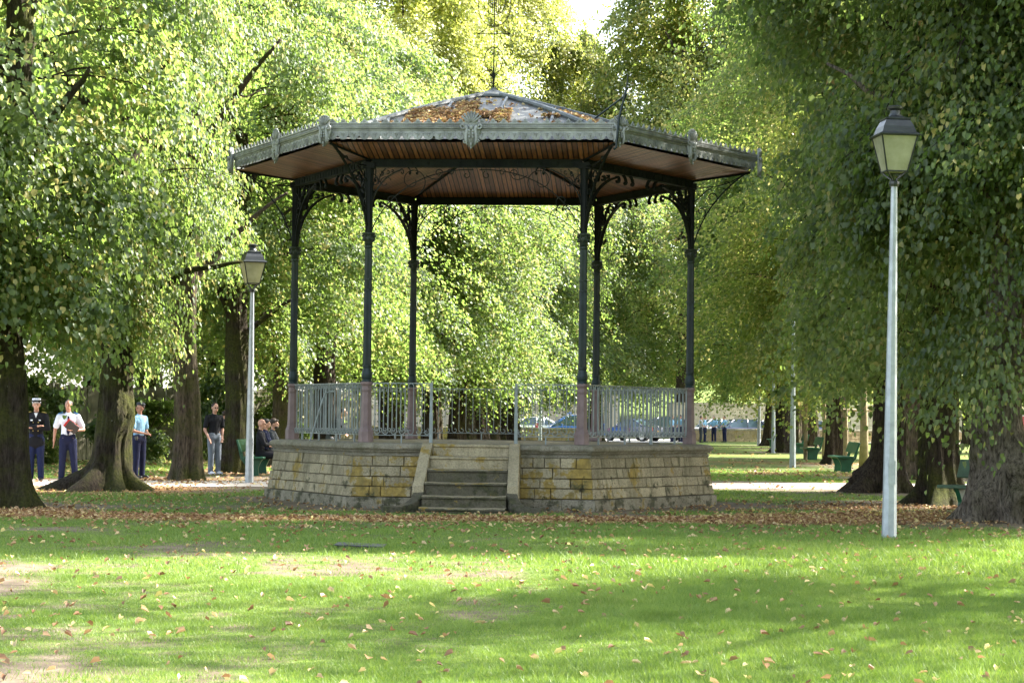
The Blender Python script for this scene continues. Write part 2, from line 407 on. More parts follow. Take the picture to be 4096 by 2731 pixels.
def capfan(mb, r, z, flip=False):
    P = [(0, 0, z)]+[(r*math.cos(R_(60*k)), r*math.sin(R_(60*k)), z) for k in range(6)]
    mb.add(P, [(0, 1+k, 1+(k+1) % 6) for k in range(6)])
m = MB(); hexloft(m, [(4.0, .02), (3.97, .17), (3.84, .86), (3.80, 1.03)]); m.build('wall_core', 'mortar', bs)
# plinth made of long slabs, wall of coursed blocks; one mesh per side
def batter(z): return (4.03-(z-.17)*(4.03-3.91)/(.86-.17))
def stone_side(seed, gap=None, corner=True):
    rg = random.Random(seed); m = MB()
    zs = [.185, .355, .515, .685, .855]
    def block(u0, u1, z0, z1, proud):
        g = .005; u0 += g; u1 -= g; z0 += g; z1 -= g
        u1b = u1; c = .010
        o0, o1 = (batter(z0)+proud)*C6, (batter(z1)+proud)*C6; P = []
        for uu0, uu1, dd in ((u0, u1, -.12), (u0, u1, -c), (u0+c, u1-c, 0)):
            zz0, zz1 = (z0, z1) if dd else (z0+c, z1-c)
            w_ = [rg.uniform(-.009, .009) for _ in range(4)]
            P += [(uu0, -(o0+dd)-w_[0], zz0), (uu1, -(o0+dd)-w_[1], zz0), (uu1, -(o1+dd)-w_[2], zz1), (uu0, -(o1+dd)-w_[3], zz1)]
        F = [(8, 9, 10, 11)]
        for b in (0, 4):
            for i in range(4): j = (i+1) % 4; F.append((b+i, b+j, b+4+j, b+4+i))
        m.add(P, F)
    for r in range(4):
        z0, z1 = zs[r], zs[r+1]; H = batter((z0+z1)/2)/2
        u = -H
        while u < H-.02:
            L = rg.choice((.19, .26, .33, .42, .5)) if u > -H+.01 else rg.uniform(.28, .4)
            e = min(u+L, H)
            if H-e < .15: e = H
            u0, u1 = u, e; u = e
            if gap:
                if u0 > gap[0] and u1 < gap[1]: continue
                if u0 <= gap[0] < u1: u1 = gap[0]
                if u0 < gap[1] <= u1 and u0 > gap[0]: u0 = gap[1]
                if u1-u0 < .03: continue
            # shave corners so the two sides meet in a mitre
            block(u0, u1, z0, z1, rg.uniform(-.012, .012))
    return m
def plinth_side(seed, gap=None):
    rg = random.Random(seed); m = MB(); H = 4.08/2; u = -H
    while u < H-.02:
        e = min(u+rg.uniform(.6, 1.2), H)
        if H-e < .3: e = H
        u0, u1 = u, e; u = e
        if gap:
            if u0 >= gap[0] and u1 <= gap[1]: continue
            if u0 < gap[0] < u1: u1 = gap[0]
            elif u0 < gap[1] < u1: u0 = gap[1]
        o = 4.08*C6+rg.uniform(-.006, .006); g = .004
        P = [(u0+g, -o, -.05), (u1-g, -o, -.05), (u1-g, -o+.01, .165), (u0+g, -o+.01, .165), (u1-g, -o+.03, .178), (u0+g, -o+.03, .178), (u1-g, -o+.2, .182), (u0+g, -o+.2, .182), (u0+g, -o+.2, -.05), (u1-g, -o+.2, -.05)]
        m.add(P, [(0, 1, 2, 3), (3, 2, 4, 5), (5, 4, 6, 7), (7, 6, 9, 8), (0, 3, 5, 7, 8), (1, 9, 6, 4, 2)])
    return m
def halves(m):
    for s_ in (-1, 1):
        h = MB(); h.v = list(m.v); keep = [f for f in m.f if s_*sum(m.v[i][0] for i in f) > 0]; used = sorted({i for f in keep for i in f}); ix = {j: q for q, j in enumerate(used)}
        h.v = [m.v[i] for i in used]; h.f = [tuple(ix[i] for i in f) for f in keep]; h.mi = [0]*len(keep); yield h
for k in range(6):
    gap = (-.80, .80) if k == 0 else None
    for q in (halves(stone_side(11, gap)) if k == 0 else [stone_side(11+k)]): q.build('stone_wall', 'stone_lichen' if k == 0 else 'stone_block', bs, rotz=R_(60*k))
    for q in (halves(plinth_side(31, gap)) if k == 0 else [plinth_side(31+k)]): q.build('plinth', 'stone_plinth', bs, rotz=R_(60*k))
m = MB()
hexloft(m, [(3.86, .84), (3.925, .855), (3.93, .885), (3.90, .90), (3.905, .915), (3.95, .925), (3.955, .945), (3.97, .952), (3.995, .968), (4.003, .99), (3.995, 1.02), (3.97, 1.045), (3.93, 1.060), (3.86, 1.068), (3.4, 1.068)], 22, .006, 5)
coping = m.build('coping', 'stone_coping', bs)
m = MB(); capfan(m, 3.45, 1.064); m.build('platform_floor', 'stone_step_top', bs)
# stair
FA = 4.0*C6     # front face apothem
m = MB(); rg = random.Random(4)
tops = [1.066, .872, .672, .466, .262, .085]
dep = [0, .28, .28, .28, .28, .30]
y = -(FA-.14); steps = []
for i, zt in enumerate(tops):
    y1 = y-(dep[i] if i else .17)
    st = MB(); hw = .62+.012*i; seg = 14
    zb = 0 if i else .5
    P = []
    for s_ in range(seg+1):
        x = -hw+2*hw*s_/seg; j = rg.uniform(-.006, .006); jz = rg.uniform(-.005, .004)-.010*math.sin(PI*s_/seg)*(i > 0)
        P += [(x, y+.3, zt+jz*.3), (x, y1-.012+j, zt+jz), (x, y1-.028+j, zt-.014+jz), (x, y1-.028+j, zt-.045), (x, y1+.002+j, zt-.06), (x, y1, -.02 if i else .6)]
    F = [(a*6+b, a*6+6+b, a*6+7+b, a*6+1+b) for a in range(seg) for b in range(5)]
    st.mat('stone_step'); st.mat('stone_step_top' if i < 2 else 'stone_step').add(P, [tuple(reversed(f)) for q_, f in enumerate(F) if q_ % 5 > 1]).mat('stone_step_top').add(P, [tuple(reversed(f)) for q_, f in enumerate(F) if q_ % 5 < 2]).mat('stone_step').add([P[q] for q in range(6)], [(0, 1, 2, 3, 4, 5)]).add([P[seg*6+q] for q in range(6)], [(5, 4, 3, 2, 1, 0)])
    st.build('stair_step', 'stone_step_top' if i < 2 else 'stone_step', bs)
    y = y1
YB = y
for s_ in (-1, 1):
    m = MB(); x0, x1 = .625, .80
    prof = [(-(FA-.25), 1.075), (-(FA+.02), 1.078), (-(FA+.30), .90), (-(FA+.62), .64), (-(FA+.93), .40), (-(FA+.96), -.02), (-(FA-.25), -.02)]
    nP = len(prof); P = []
    for xx, fl in ((x0, .03), (x0+.012, .0), (x1-.012, .0), (x1, .03)):
        for j, (yy, zz) in enumerate(prof):
            fl2 = .045*max(0, min(1, (-yy-FA)/.95))
            P.append((s_*(xx+fl2), yy, zz-(fl*.35 if zz > .1 else 0)))
    F = []
    for a in range(3):
        for j in range(nP): q = (j+1) % nP; F.append((a*nP+j, a*nP+q, a*nP+nP+q, a*nP+nP+j))
    F += [tuple(range(nP)), tuple(range(4*nP-1, 3*nP-1, -1))]
    m.add(P, F); m.build('stair_cheek', 'stone_step_top', bs)
    # flaring foot stone curving outwards
    m = MB(); P = []; nn = 12
    for i in range(nn+1):
        t = i/nn; cx_ = .70+.04+.52*t**1.6; cy_ = -(FA+.90)-.50*math.sin(t*PI/2); zt = .30-.24*math.sin(min(1, t*1.35)*PI/2)**.8 + .035
        ang = t*1.25; nx, ny = math.cos(ang), math.sin(ang)
        hw = .09
        for a, zz in ((-hw, -.02), (-hw, zt-.012), (-hw+.015, zt), (hw-.015, zt), (hw, zt-.012), (hw, -.02)):
            P.append((s_*(cx_+a*nx), cy_+a*ny, zz))
    F = [(i*6+j, i*6+(j+1) % 6, i*6+6+(j+1) % 6, i*6+6+j) for i in range(nn) for j in range(6)]+[(0, 1, 2, 3, 4, 5), tuple(nn*6+5-j for j in range(6))]
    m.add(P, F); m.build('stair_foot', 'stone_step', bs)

# columns with pedestal, capital, brackets
def column_mesh():
    m = MB()
    m.lathe([(.085, 1.0), (.088, 1.03), (.074, 1.06), (.09, 1.10), (.094, 1.14), (.078, 1.20), (.066, 1.25), (.076, 1.27), (.076, 1.29), (.066, 1.30)], 20)
    n = 40; P = []
    zs = [1.30, 3.22]
    for z, r in ((1.30, .070), (2.2, .066), (3.24, .060)):
        for i in range(n): a = 2*PI*i/n; rr = r*(1 if i % 2 else .90); P.append((rr*math.cos(a), rr*math.sin(a), z))
    m.add(P, [(i*n+j, i*n+(j+1) % n, (i+1)*n+(j+1) % n, (i+1)*n+j) for i in range(2) for j in range(n)])
    for z in (2.72, 2.55):
        m.lathe([(.066, z-.015), (.07, z-.01), (.07, z+.01), (.066, z+.015)], 20)
    m.lathe([(.062, 3.24), (.072, 3.255), (.072, 3.275), (.062, 3.29)], 20)
    return m
def capital_mesh():
    m = MB(); m.lathe([(.064, 3.29), (.066, 3.33), (.085, 3.37), (.100, 3.42), (.088, 3.455), (.105, 3.465), (.112, 3.485), (.10, 3.50), (.07, 3.505)], 16)
    for i in range(8):
        a = 2*PI*i/8; m.ell((.092*math.cos(a), .092*math.sin(a), 3.385), (.018, .018, .035), 6, 5)
        m.ell((.106*math.cos(a+.39), .106*math.sin(a+.39), 3.44), (.02, .02, .018), 6, 5)
    return m
def post_mesh():   # tapering upper post above the capital
    m = MB(); m.lathe([(.062, 3.50), (.058, 3.9), (.07, 4.45), (.082, 4.60)], 8, ph=PI/8)
    m.box((0, 0, 4.62), (.19, .19, .10))
    for i in range(4):
        a = PI/4+i*PI/2
        m.tube([(.06*math.cos(a), .06*math.sin(a), 3.5), (.066*math.cos(a), .066*math.sin(a), 4.55)], .014, 5)
    return m
def pedestal_mesh():
    m = MB(); m.lathe([(.13, 0), (.13, .17), (.122, .19), (.108, .215), (.104, .24), (.096, .26), (.082, .83), (.088, .85), (.088, .88), (.082, .895), (.082, .93), (.095, .945), (.104, .965), (.104, .985), (.09, 1.0)], 8, ph=PI/8)
    return m
def cast_bracket():     # thick scrolled quarter-arch, in XZ plane, column at x=0, beam underside at z=0
    m = MB(); B = lambda pts, w_=.05, t_=.022: band(m, pts, w_, t_)
    arc = bez((.05, -1.05), (.12, -.45), (.55, -.16), (1.0, -.06), 16); B(arc, .055, .028)
    B(spiral(1.05, -.10, .07, .025, PI*.75, -PI*1.0, 12), .05, .024)
    B(bez((.07, -.70), (.10, -.40), (.22, -.22), (.20, -.03), 10)); B(spiral(.19, -.30, .11, .03, -PI*.6, PI*1.1, 16), .05, .02)
    B(bez((.30, -.38), (.30, -.22), (.36, -.14), (.52, -.02), 9)); B(spiral(.40, -.12, .075, .02, -PI*.9, PI*.9, 14), .05, .02)
    B(spiral(.14, -.55, .075, .02, -PI*.5, PI*1.3, 14), .05, .02); B(spiral(.60, -.10, .055, .02, -PI*.8, PI*.9, 12), .05, .02)
    B(bez((.34, -.34), (.24, -.18), (.12, -.14), (.06, -.12), 8)); B([(.05, -1.08), (.045, -.5), (.05, -.02)], .05, .02)
    B(spiral(.74, -.065, .04, .015, -PI*.8, PI*.9, 10), .05, .018)
    m.ell((.19, -.30, 0)[0:1]+(0, -.30), (.035, .03, .035), 8, 6); m.ell((.40, 0, -.12), (.03, .03, .03), 8, 6)
    # pendants half way along the beam
    for x in (1.32, 1.55):
        B(bez((x-.09, 0), (x-.01, -.02), (x, -.10), (x+.02, -.13), 6), .045, .03); m.ell((x-.02, 0, -.13), (.045, .035, .035), 8, 6)
    return m
def wrought_arc():      # thin wrought arch with free scrolls
    m = MB(); B = lambda pts, w_=.022, t_=.013: band(m, pts, w_, t_)
    B(bez((.06, -1.02), (.25, -.55), (.75, -.02), (1.74, -.03), 24), .024, .016)
    B(spiral(.72, -.22, .24, .05, -PI*.35, PI*2.1, 34)); B(spiral(.36, -.55, .15, .03, -PI*.75, PI*1.2, 22))
    B(bez((.95, -.13), (1.1, -.24), (1.2, -.2), (1.22, -.1), 8)); B(spiral(1.16, -.09, .07, .02, 0, PI*2.2, 16)); B(spiral(1.36, -.075, .06, .02, PI, -PI*1.1, 14))
    B(spiral(1.62, -.12, .07, .02, PI*.4, -PI*1.5, 14)); B(spiral(.12, -.88, .06, .02, -PI*.5, PI*1.2, 12)); B(spiral(.26, -.25, .11, .03, PI*.1, PI*1.9, 16))
    return m
def eave_bracket():     # light bracket from the column out to the eave corner
    m = MB(); B = lambda pts, w_=.022, t_=.016: band(m, pts, w_, t_)
    B(bez((.05, -1.0), (.22, -.35), (.65, .08), (1.06, .33), 18), .035, .022)
    B(bez((.06, .03), (.4, .0), (.7, .05), (1.02, .34), 10), .03, .016)
    B(spiral(.36, -.16, .13, .03, -PI*.6, PI*1.3, 20)); B(spiral(.17, -.42, .10, .02, -PI*.4, PI*1.5, 18)); B(spiral(.12, -.68, .07, .02, -PI*.4, PI*1.5, 14)); B(spiral(.62, .08, .10, .02, -PI*.7, PI*1.1, 16))
    B(bez((.05, -.25), (.2, -.1), (.3, .0), (.35, .0), 8))
    return m
cm, km, pm, dm = (f().build(n, mt, None, smooth=sm).data for f, n, mt, sm in ((column_mesh, 'column', 'iron_column', False), (capital_mesh, 'capital', 'iron_column', True), (post_mesh, 'upper_post', 'iron_dark', False), (pedestal_mesh, 'pedestal', 'paint_mauve', False)))
cb = cast_bracket().build('bracket', 'iron_dark').data; wa = wrought_arc().build('scroll_arch', 'iron_dark').data; eb = eave_bracket().build('eave_bracket', 'iron_dark').data
for o in list(COL.objects):
    if o.type == 'MESH' and o.parent is None: bpy.data.objects.remove(o)
HC = ZC-3.505+ .0  # vertical offset: capital top at ZC
for k in range(6):
    a = R_(-120+60*k); x, y_ = RC*math.cos(a), RC*math.sin(a)
    c = link('column', cm, bs, (x, y_, HC), 0)
    link('capital', km, c); 
    link('pedestal', dm, c, (0, 0, ZP-HC+.004))
    up = link('upper_post', pm, c)
    # directions along the two ring-beam sides and outwards
    for kk, ang in ((0, a+PI*2/3), (1, a-PI*2/3)):
        side = k if kk == 0 else (k-1) % 6
        if side in (0, 3):
            o = link('scroll_arch', wa, c, (0, 0, ZB-HC), ang)
            o2 = link('bracket', cb, c, (0, 0, ZB-HC), ang); o2.scale = (.52, 1, .72)
        else: o = link('bracket', cb, c, (0, 0, ZB-HC), ang)
    link('eave_bracket', eb, c, (0, 0, ZB-HC), a)
# ring beam, rosettes
for k in range(6):
    m = MB(); m.box((0, -RC*C6, ZB+.065), (RC-.08, .09, .12)); m.box((0, -RC*C6, ZB+.012), (RC-.08, .13, .016)); m.box((0, -RC*C6, ZB+.13), (RC-.08, .13, .016))
    for i in range(13):
        x = -1.62+i*.27
        for q in range(5): an = 2*PI*q/5; m.ell((x+.02*math.cos(an), -RC*C6-.047, ZB+.07+.02*math.sin(an)), (.014, .008, .014), 6, 4)
        m.box((x+.135, -RC*C6-.05, ZB+.07), (.012, .012, .1))
    m.build('ring_beam', 'beam_paint', bs, rotz=R_(60*k))
# ceiling and soffit (one mesh per side, X along the edge)
for k in range(6):
    m = MB(); z1, z2, z3 = 6.43, ZB+.14, 5.94; nv = 6
    P = []
    for i in range(nv+1):
        t = i/nv; r = RC*t; z = z1+(z2-z1)*t**1.25
        P += [(-r/2, -r*C6, z), (r/2, -r*C6, z)]
    ro = RE-.05; P += [(-ro/2, -ro*C6, z3), (ro/2, -ro*C6, z3)]
    m.add(P, [(2*i, 2*i+1, 2*i+3, 2*i+2) for i in range(nv+1)]); m.build('ceiling', 'board_ceiling', bs, rotz=R_(60*k))
m = MB()
for k in range(6):
    a = R_(60*k); m.tube([(0, 0, 6.41), (RC*.5*math.cos(a), RC*.5*math.sin(a), 6.13), (RC*math.cos(a), RC*math.sin(a), ZB+.13), ((RE-.08)*math.cos(a), (RE-.08)*math.sin(a), 5.92)], .022, 5)
m.build('ceiling_rib', 'beam_paint', bs)
# roof
AP = 7.33; ZR = 6.0; ZF = 7.37; RR = RE-.04
for k in range(6):
    m = MB(); P = []; nv = 8
    for i in range(nv+1):
        t = .03+.97*i/nv; r = RR*t; z = AP+(ZR-AP)*(t-.045*math.sin(t*PI)) - (.0)
        for s_ in range(9): u = -.5+s_/8; P.append((r*u, -r*C6, z-.018*math.sin(PI*(s_ % 4)/4+.01)*t))
    m.add(P, [(i*9+j, i*9+j+1, i*9+10+j, i*9+9+j) for i in range(nv) for j in range(8)])
    rf = m.build('roof', 'zinc_roof', bs, rotz=R_(60*k), smooth=True)
    m = MB()
    for x in (-1.52, -.62, .30, 1.22):
        t0 = max(abs(x)*2/RR+.03, .14)
        if t0 > .95: continue
        pts = []
        for i in range(7):
            t = t0+(.995-t0)*i/6; pts.append((x, -RR*t*C6, AP+(ZR-AP)*(t-.045*math.sin(t*PI))+.018))
        m.tube(pts, 1, cross=[(-.028, -.03), (.028, -.03), (.02, .03), (-.02, .03)], up=(1, 0, 0))
        for i in (2, 4): m.box(pts[i], (.062, .03, .062), taper=.9)
    m.build('batten', 'zinc_trim', rf)
m = MB()
for k in range(6):
    a = R_(60*k); pts = []
    for i in range(9): t = .03+.965*i/8; r = RR*t; pts.append((r*math.cos(a), r*math.sin(a), AP+(ZR-AP)*(t-.045*math.sin(t*PI))+.03))
    m.tube(pts, .05, 8)
    for i in (2, 4, 6): m.tube([Vector(pts[i])-Vector((math.cos(a), math.sin(a), -.25))*.03, Vector(pts[i])+Vector((math.cos(a), math.sin(a), -.25))*.03], .058, 8)
m.build('roof_hip', 'zinc_trim', bs)
m = MB(); m.lathe([(.46, AP-.10), (.34, AP-.02), (.16, AP+.045), (.06, AP+.075), (.03, AP+.12)], 12); m.build('roof_cap', 'zinc_trim', bs, smooth=True)
# fascia: cornice, cresting and scalloped valance
def fascia_mesh():
    m = MB(); L = RE; y0 = -RE*C6; n = 27; p = L/n
    def strip(z0, z1, d0, d1, pull=0.0):
        e0, e1 = L/2+d0*.577, L/2+d1*.577
        m.add([(-e0, y0-d0, z0), (e0, y0-d0, z0), (e1, y0-d1, z1), (-e1, y0-d1, z1)], [(0, 1, 2, 3)])
    prof = [(6.118, .0), (6.125, .03), (6.138, .035), (6.148, .02), (6.155, .05), (6.172, .055), (6.178, .035), (6.215, .035), (6.222, .06), (6.238, .062), (6.242, .02), (6.25, -.01)]
    for (a, b), (c, d) in zip(prof, prof[1:]): strip(a, c, b, d)
    m.add([(-L/2, y0+.02, 6.045), (L/2, y0+.02, 6.045), (L/2, y0+.02, 6.25), (-L/2, y0+.02, 6.25)], [(3, 2, 1, 0)])
    for i in range(n):
        x = -L/2+p*(i+.5); h = p/2*.96
        out = [(-h, 6.13), (-h, 6.03)]+[(-h*.86*math.cos(PI*q/8), 6.03-.058*math.sin(PI*q/8)) for q in range(9)]+[(h, 6.03), (h, 6.13)]
        m.prism([(a, b) for a, b in out], .012, (x, y0, 0))
        # raised border, leaf relief and half drop between lobes
        band(m, [(x-h*.66*math.cos(PI*q/8), 6.03-.035*math.sin(PI*q/8)) for q in range(9)], .012, .008, (0, y0-.014, 0))
        band(m, [(x-h*.66, 6.105), (x-h*.66, 6.03)], .012, .008, (0, y0-.014, 0)); band(m, [(x+h*.66, 6.105), (x+h*.66, 6.03)], .012, .008, (0, y0-.014, 0))
        for dx, dz, rx, rz in ((0, .045, .009, .03), (-.022, .07, .016, .008), (.022, .07, .016, .008), (-.018, .045, .013, .007), (.018, .045, .013, .007), (0, .015, .012, .010)):
            m.ell((x+dx, y0-.016, 6.005+dz), (rx, .012, rz), 6, 4)
        m.ell((x+p/2, y0-.012, 6.075), (.010, .012, .022), 6, 4); m.ell((x+p/2, y0-.012, 6.04), (.007, .01, .012), 6, 4)
        # dentils
        for q in range(6): m.box((x-p/2+p*(q+.5)/6, y0-.042, 6.197), (.013, .022, .030))
        # palmette cresting
        out = [(-.075, 0), (-.06, .022), (-.04, .018), (-.035, .045), (-.022, .048), (-.018, .068), (-.006, .066), (0, .088), (.006, .066), (.018, .068), (.022, .048), (.035, .045), (.04, .018), (.06, .022), (.075, 0)]
        m.prism(out, .014, (x, y0-.02, 6.24))
        for an in (-.8, 0, .8): m.ell((x+.022*math.sin(an), y0-.038, 6.24+.038*math.cos(an)), (.007, .010, .022), 6, 4, Matrix.Rotation(an, 3, 'Y'))
    return m
def cartouche():        # shell-topped acanthus ornament, local -Y outwards, centre at z=0
    m = MB()
    m.prism([(-.07, -.24), (0, -.30), (.07, -.24), (.11, -.12), (.15, -.02), (.13, .05), (.10, .10), (.115, .18), (.07, .25), (0, .29), (-.07, .25), (-.115, .18), (-.10, .10), (-.13, .05), (-.15, -.02), (-.11, -.12)], .02)
    for i in range(7):
        an = (i-3)*.30; m.ell((.115*math.sin(an), -.035, .09+.115*math.cos(an)), (.017, .022, .085), 7, 6, Matrix.Rotation(an, 3, 'Y'))
        m.ell((.19*math.sin(an)*.95, -.03, .09+.19*math.cos(an)), (.022, .02, .02), 7, 5)
    for s_ in (-1, 1):
        pts = bez((s_*.10, .06), (s_*.02, .0), (s_*.13, -.1), (s_*.06, -.25), 12); m.tube([(a, -.035, b) for a, b in pts], [.03, .032]+[.03]*9+[.02, .012], 7)
        m.tube([(a, -.04, b) for a, b in spiral(s_*.135, .055, .05, .012, PI if s_ > 0 else 0, (PI+PI*2.2) if s_ > 0 else -PI*2.2, 16)], .015, 6)
        m.tube([(a, -.035, b) for a, b in spiral(s_*.10, -.19, .035, .01, 0, s_*PI*2, 12)], .012, 6)
        for q in range(3): m.ell((s_*.03, -.045, -.02-.05*q), (.018, .018, .028), 6, 5)
    m.ell((0, -.045, .04), (.035, .03, .04), 8, 6); m.ell((0, -.04, -.24), (.02, .02, .035), 8, 6); m.ell((0, -.04, -.295), (.015, .015, .02), 7, 5)
    return m
fm = fascia_mesh().build('fascia', 'zinc', bs); ct = cartouche().build('cartouche', 'zinc', fm, (0, -RE*C6-.03, 6.13), smooth=True)
for k in range(1, 6):
    f_ = link('fascia', fm.data, bs, (0, 0, 0), R_(60*k)); link('cartouche', ct.data, f_, (0, -RE*C6-.03, 6.13))
for k in range(6):
    a = R_(-120+60*k); o = link('corner_cartouche', ct.data, bs, ((RE+.05)*math.cos(a), (RE+.05)*math.sin(a), 6.11), a+PI/2); o.scale = (.85, 1.3, .85)
# railing panels
def railing(u0, u1, post0, post1, brace=0):
    m = MB(); yo = 0; L = u1-u0
    m.box(((u0+u1)/2, 0, .985), (L, .030, .014)); m.box(((u0+u1)/2, 0, .125), (L, .022, .012))
    n = max(2, round(L/.137)); p = L/n
    for i in range(n):
        x = u0+p*(i+.9)
        if x > u1-.015: x = u1-.02
        path = spiral(x-.045, .925, .014, .05, PI*2.1, PI*.5, 9)[::1]
        top = [(x-.085, .90)]+spiral(x-.045, .93, .045, .045, PI*1.1, 0, 9)
        bot = spiral(x-.055, .185, .055, .018, 0, -PI*1.62, 15)
        pts = [(x-.07, .905)]+[(x-.088, .92)]+spiral(x-.047, .935, .042, .047, PI, 0, 9)+[(x, .8), (x, .5), (x, .25)]+bot
        band(m, pts, .022, .010)
    k = max(1, round(L/.8))
    for i in range(k): m.box((u0+L*(i+.5)/k, 0, .06), (.022, .03, .125))
    for pst, xx in ((post0, u0), (post1, u1)):
        if pst: m.box((xx, 0, .5), (.042, .042, 1.0)); m.box((xx, 0, .25), (.055, .05, .5))
    return m
def rail_brace(x):      # bent tube leaning against the panel
    m = MB(); pts = [(x, -.28, .0)]+[(x+.22*t, -.28+.16*t, .78*t) for t in (.3, .6, .9)]+[(x+.24, -.10, .82), (x+.30, -.06, .845), (x+.40, 0.0, .85)]
    m.tube(pts, .017, 7); return m
H2 = RC/2-.10
rfull = None
for k in range(6):
    if k == 0:
        for a, b, p0, p1 in ((-H2, -.705, 0, 1), (.705, H2, 1, 0)):
            railing(a, b, p0, p1).build('railing', 'rail_paint', bs, (0, -RC*C6, ZP))
    else:
        if rfull is None: rfull = railing(-H2, H2, 0, 0).build('railing', 'rail_paint', bs)
        o = rfull if k == 1 else link('railing', rfull.data, bs)
        a = R_(60*k); o.rotation_euler.z = a; o.location = (RC*C6*math.sin(a), -RC*C6*math.cos(a), ZP)
        if k in (1, 5):
            rail_brace(-.1 if k == 5 else .0).build('railing_brace', 'rail_paint', o)
# finial: lyre, scrolls and rod
m = MB(); B = lambda pts, w_=.014, t_=.013: band(m, pts, w_, t_, (0, 0, ZF))
m.tube([(0, 0, ZF), (0, 0, ZF+.8), (0, 0, ZF+2.15)], [.018, .012, .008], 6)
for s_ in (-1, 1):
    S = lambda pts: [(s_*a, b) for a, b in pts]
    B(S(bez((.02, .12), (.05, .02), (.2, -.06), (.42, .02), 10))); B(S(spiral(.20, .16, .13, .03, -PI*.9, PI*1.2, 22))); B(S(spiral(.04, .15, .04, .015, -PI*.5, PI*1.1, 12)))
    B(S(bez((.01, .2), (.02, .4), (.1, .42), (.18, .36), 10))); B(S(spiral(.15, .335, .045, .015, PI*.5, -PI*1.2, 12)))
    B(S(bez((.01, .30), (.05, .45), (.07, .55), (.03, .56), 10))); B(S(bez((.02, .28), (.22, .5), (.22, .78), (0, .82), 14))); B(S(spiral(.045, .70, .045, .015, PI*.5, -PI*1.3, 12)))
    B(S([(0, 1.06), (.30, 1.06)])); B(S(bez((.30, 1.06), (.14, 1.12), (.13, 1.18), (.12, 1.22), 8)))
    B(S(bez((0, 1.19), (.30, 1.22), (.34, 1.55), (.25, 1.82), 16)+spiral(.245, 1.90, .085, .03, -PI*.5, PI*1.1, 16)), .016)
    B(S(bez((0, 1.40), (.24, 1.42), (.22, 1.72), (.14, 1.90), 14)+[(.15, 1.98), (.20, 2.06), (.27, 2.06)]))
    B(S([(0, 1.95), (.15, 1.95)])); B(S([(0, 1.83), (.15, 1.83)]))
    for x in (.035, .07, .10): B(S([(x, 1.42+x*.4), (x, 2.02)]), .012, .011)
m.build('lyre_finial', 'iron_dark', bs)
m = MB(); Z = Vector
a = R_(-60)
cx_, cy_ = (RE+.02)*math.cos(a), (RE+.02)*math.sin(a)
m.tube([(cx_-.02, cy_-.16, 5.82), (cx_+.02, cy_-.14, 6.3), (cx_+.14, cy_-.10, 6.80)], .02, 6); m.tube([(cx_+.12, cy_-.1, 6.62), (cx_+.16, cy_-.1, 7.0)], .014, 6)
m.tube([(cx_-.06, cy_-.16, 5.80), (cx_-.02, cy_-.16, 5.82)], .02, 6)
m.tube([(cx_+.10, cy_-.1, 6.66), (cx_-.38, cy_+.3, 6.36)], .016, 6)
m.build('pole_holder', 'iron_column', bs)

# ---------------------------------------------------------------- fields for turf and litter (world XY)
def vnoise(x, y, seed, octv=4):
    x = np.asarray(x, float); y = np.asarray(y, float); o = np.zeros_like(x); amp = 1; tot = 0
    for k in range(octv):
        rg = np.random.RandomState(seed*17+k); G = rg.rand(64, 64)
        xi = np.floor(x).astype(int); yi = np.floor(y).astype(int); fx = x-xi; fy = y-yi
        fx = fx*fx*(3-2*fx); fy = fy*fy*(3-2*fy)
        g = lambda a, b: G[(xi+a) % 64, (yi+b) % 64]
        o += amp*((g(0, 0)*(1-fx)+g(1, 0)*fx)*(1-fy)+(g(0, 1)*(1-fx)+g(1, 1)*fx)*fy); tot += amp
        amp *= .55; x = x*2.03+7.1; y = y*2.03+3.7
    return o/tot
TREES = []          # filled below: (x, y, trunk radius)
def path_mid(x): return 46.3+.36*np.clip(x+8, -6, 60)*.62
def path_dist(x, y): return np.abs(y-path_mid(x))
def sstep(a, b, v): t = np.clip((v-a)/(b-a), 0, 1); return t*t*(3-2*t)
def hexdist(x, y):
    x = x-BX; y = y-BY; a = R_(BTH); X = x*math.cos(a)-y*math.sin(a); Y = x*math.sin(a)+y*math.cos(a)
    d = np.full_like(X, -9.0)
    for k in range(6): an = R_(30+60*k); d = np.maximum(d, X*math.cos(an)+Y*math.sin(an))
    return d-RB*C6
def turf(x, y):
    t = .22+.95*vnoise(x*.55, y*.40, 3)+.5*(vnoise(x*2.6, y*2.2, 14)-.5)
    t -= .50*sstep(.48, .75, vnoise(x*.6+9, y*.28, 8))*sstep(4.5, -3.0, x)*sstep(27, 20, y)      # bare patches lower left
    t -= .24*sstep(1.5, -4, x)*sstep(27, 17, y)
    t += .35*sstep(-1.5, 2.5, x)*sstep(30, 26, y)
    t -= .9*np.exp(-(np.maximum(0, hexdist(x, y))/.7)**2)
    t -= .55*np.exp(-((y-37.5)/1.4)**2)*sstep(1, 5, x) 
    for tx, ty, r in TREES:
        if ty < 130: t -= 1.0*np.exp(-((x-tx)**2+(y-ty)**2)/(r*3.2)**2)
    pd = path_dist(x, y); t -= 1.6*np.exp(-(pd/2.5)**4)
    t -= .9*np.exp(-((x+6.5)**2/9+(y-49.0)**2/10))
    t -= .8*np.exp(-((y-33.0)/.8)**2)*sstep(.42, .6, vnoise(x*.6, y*.5, 21))
    return t
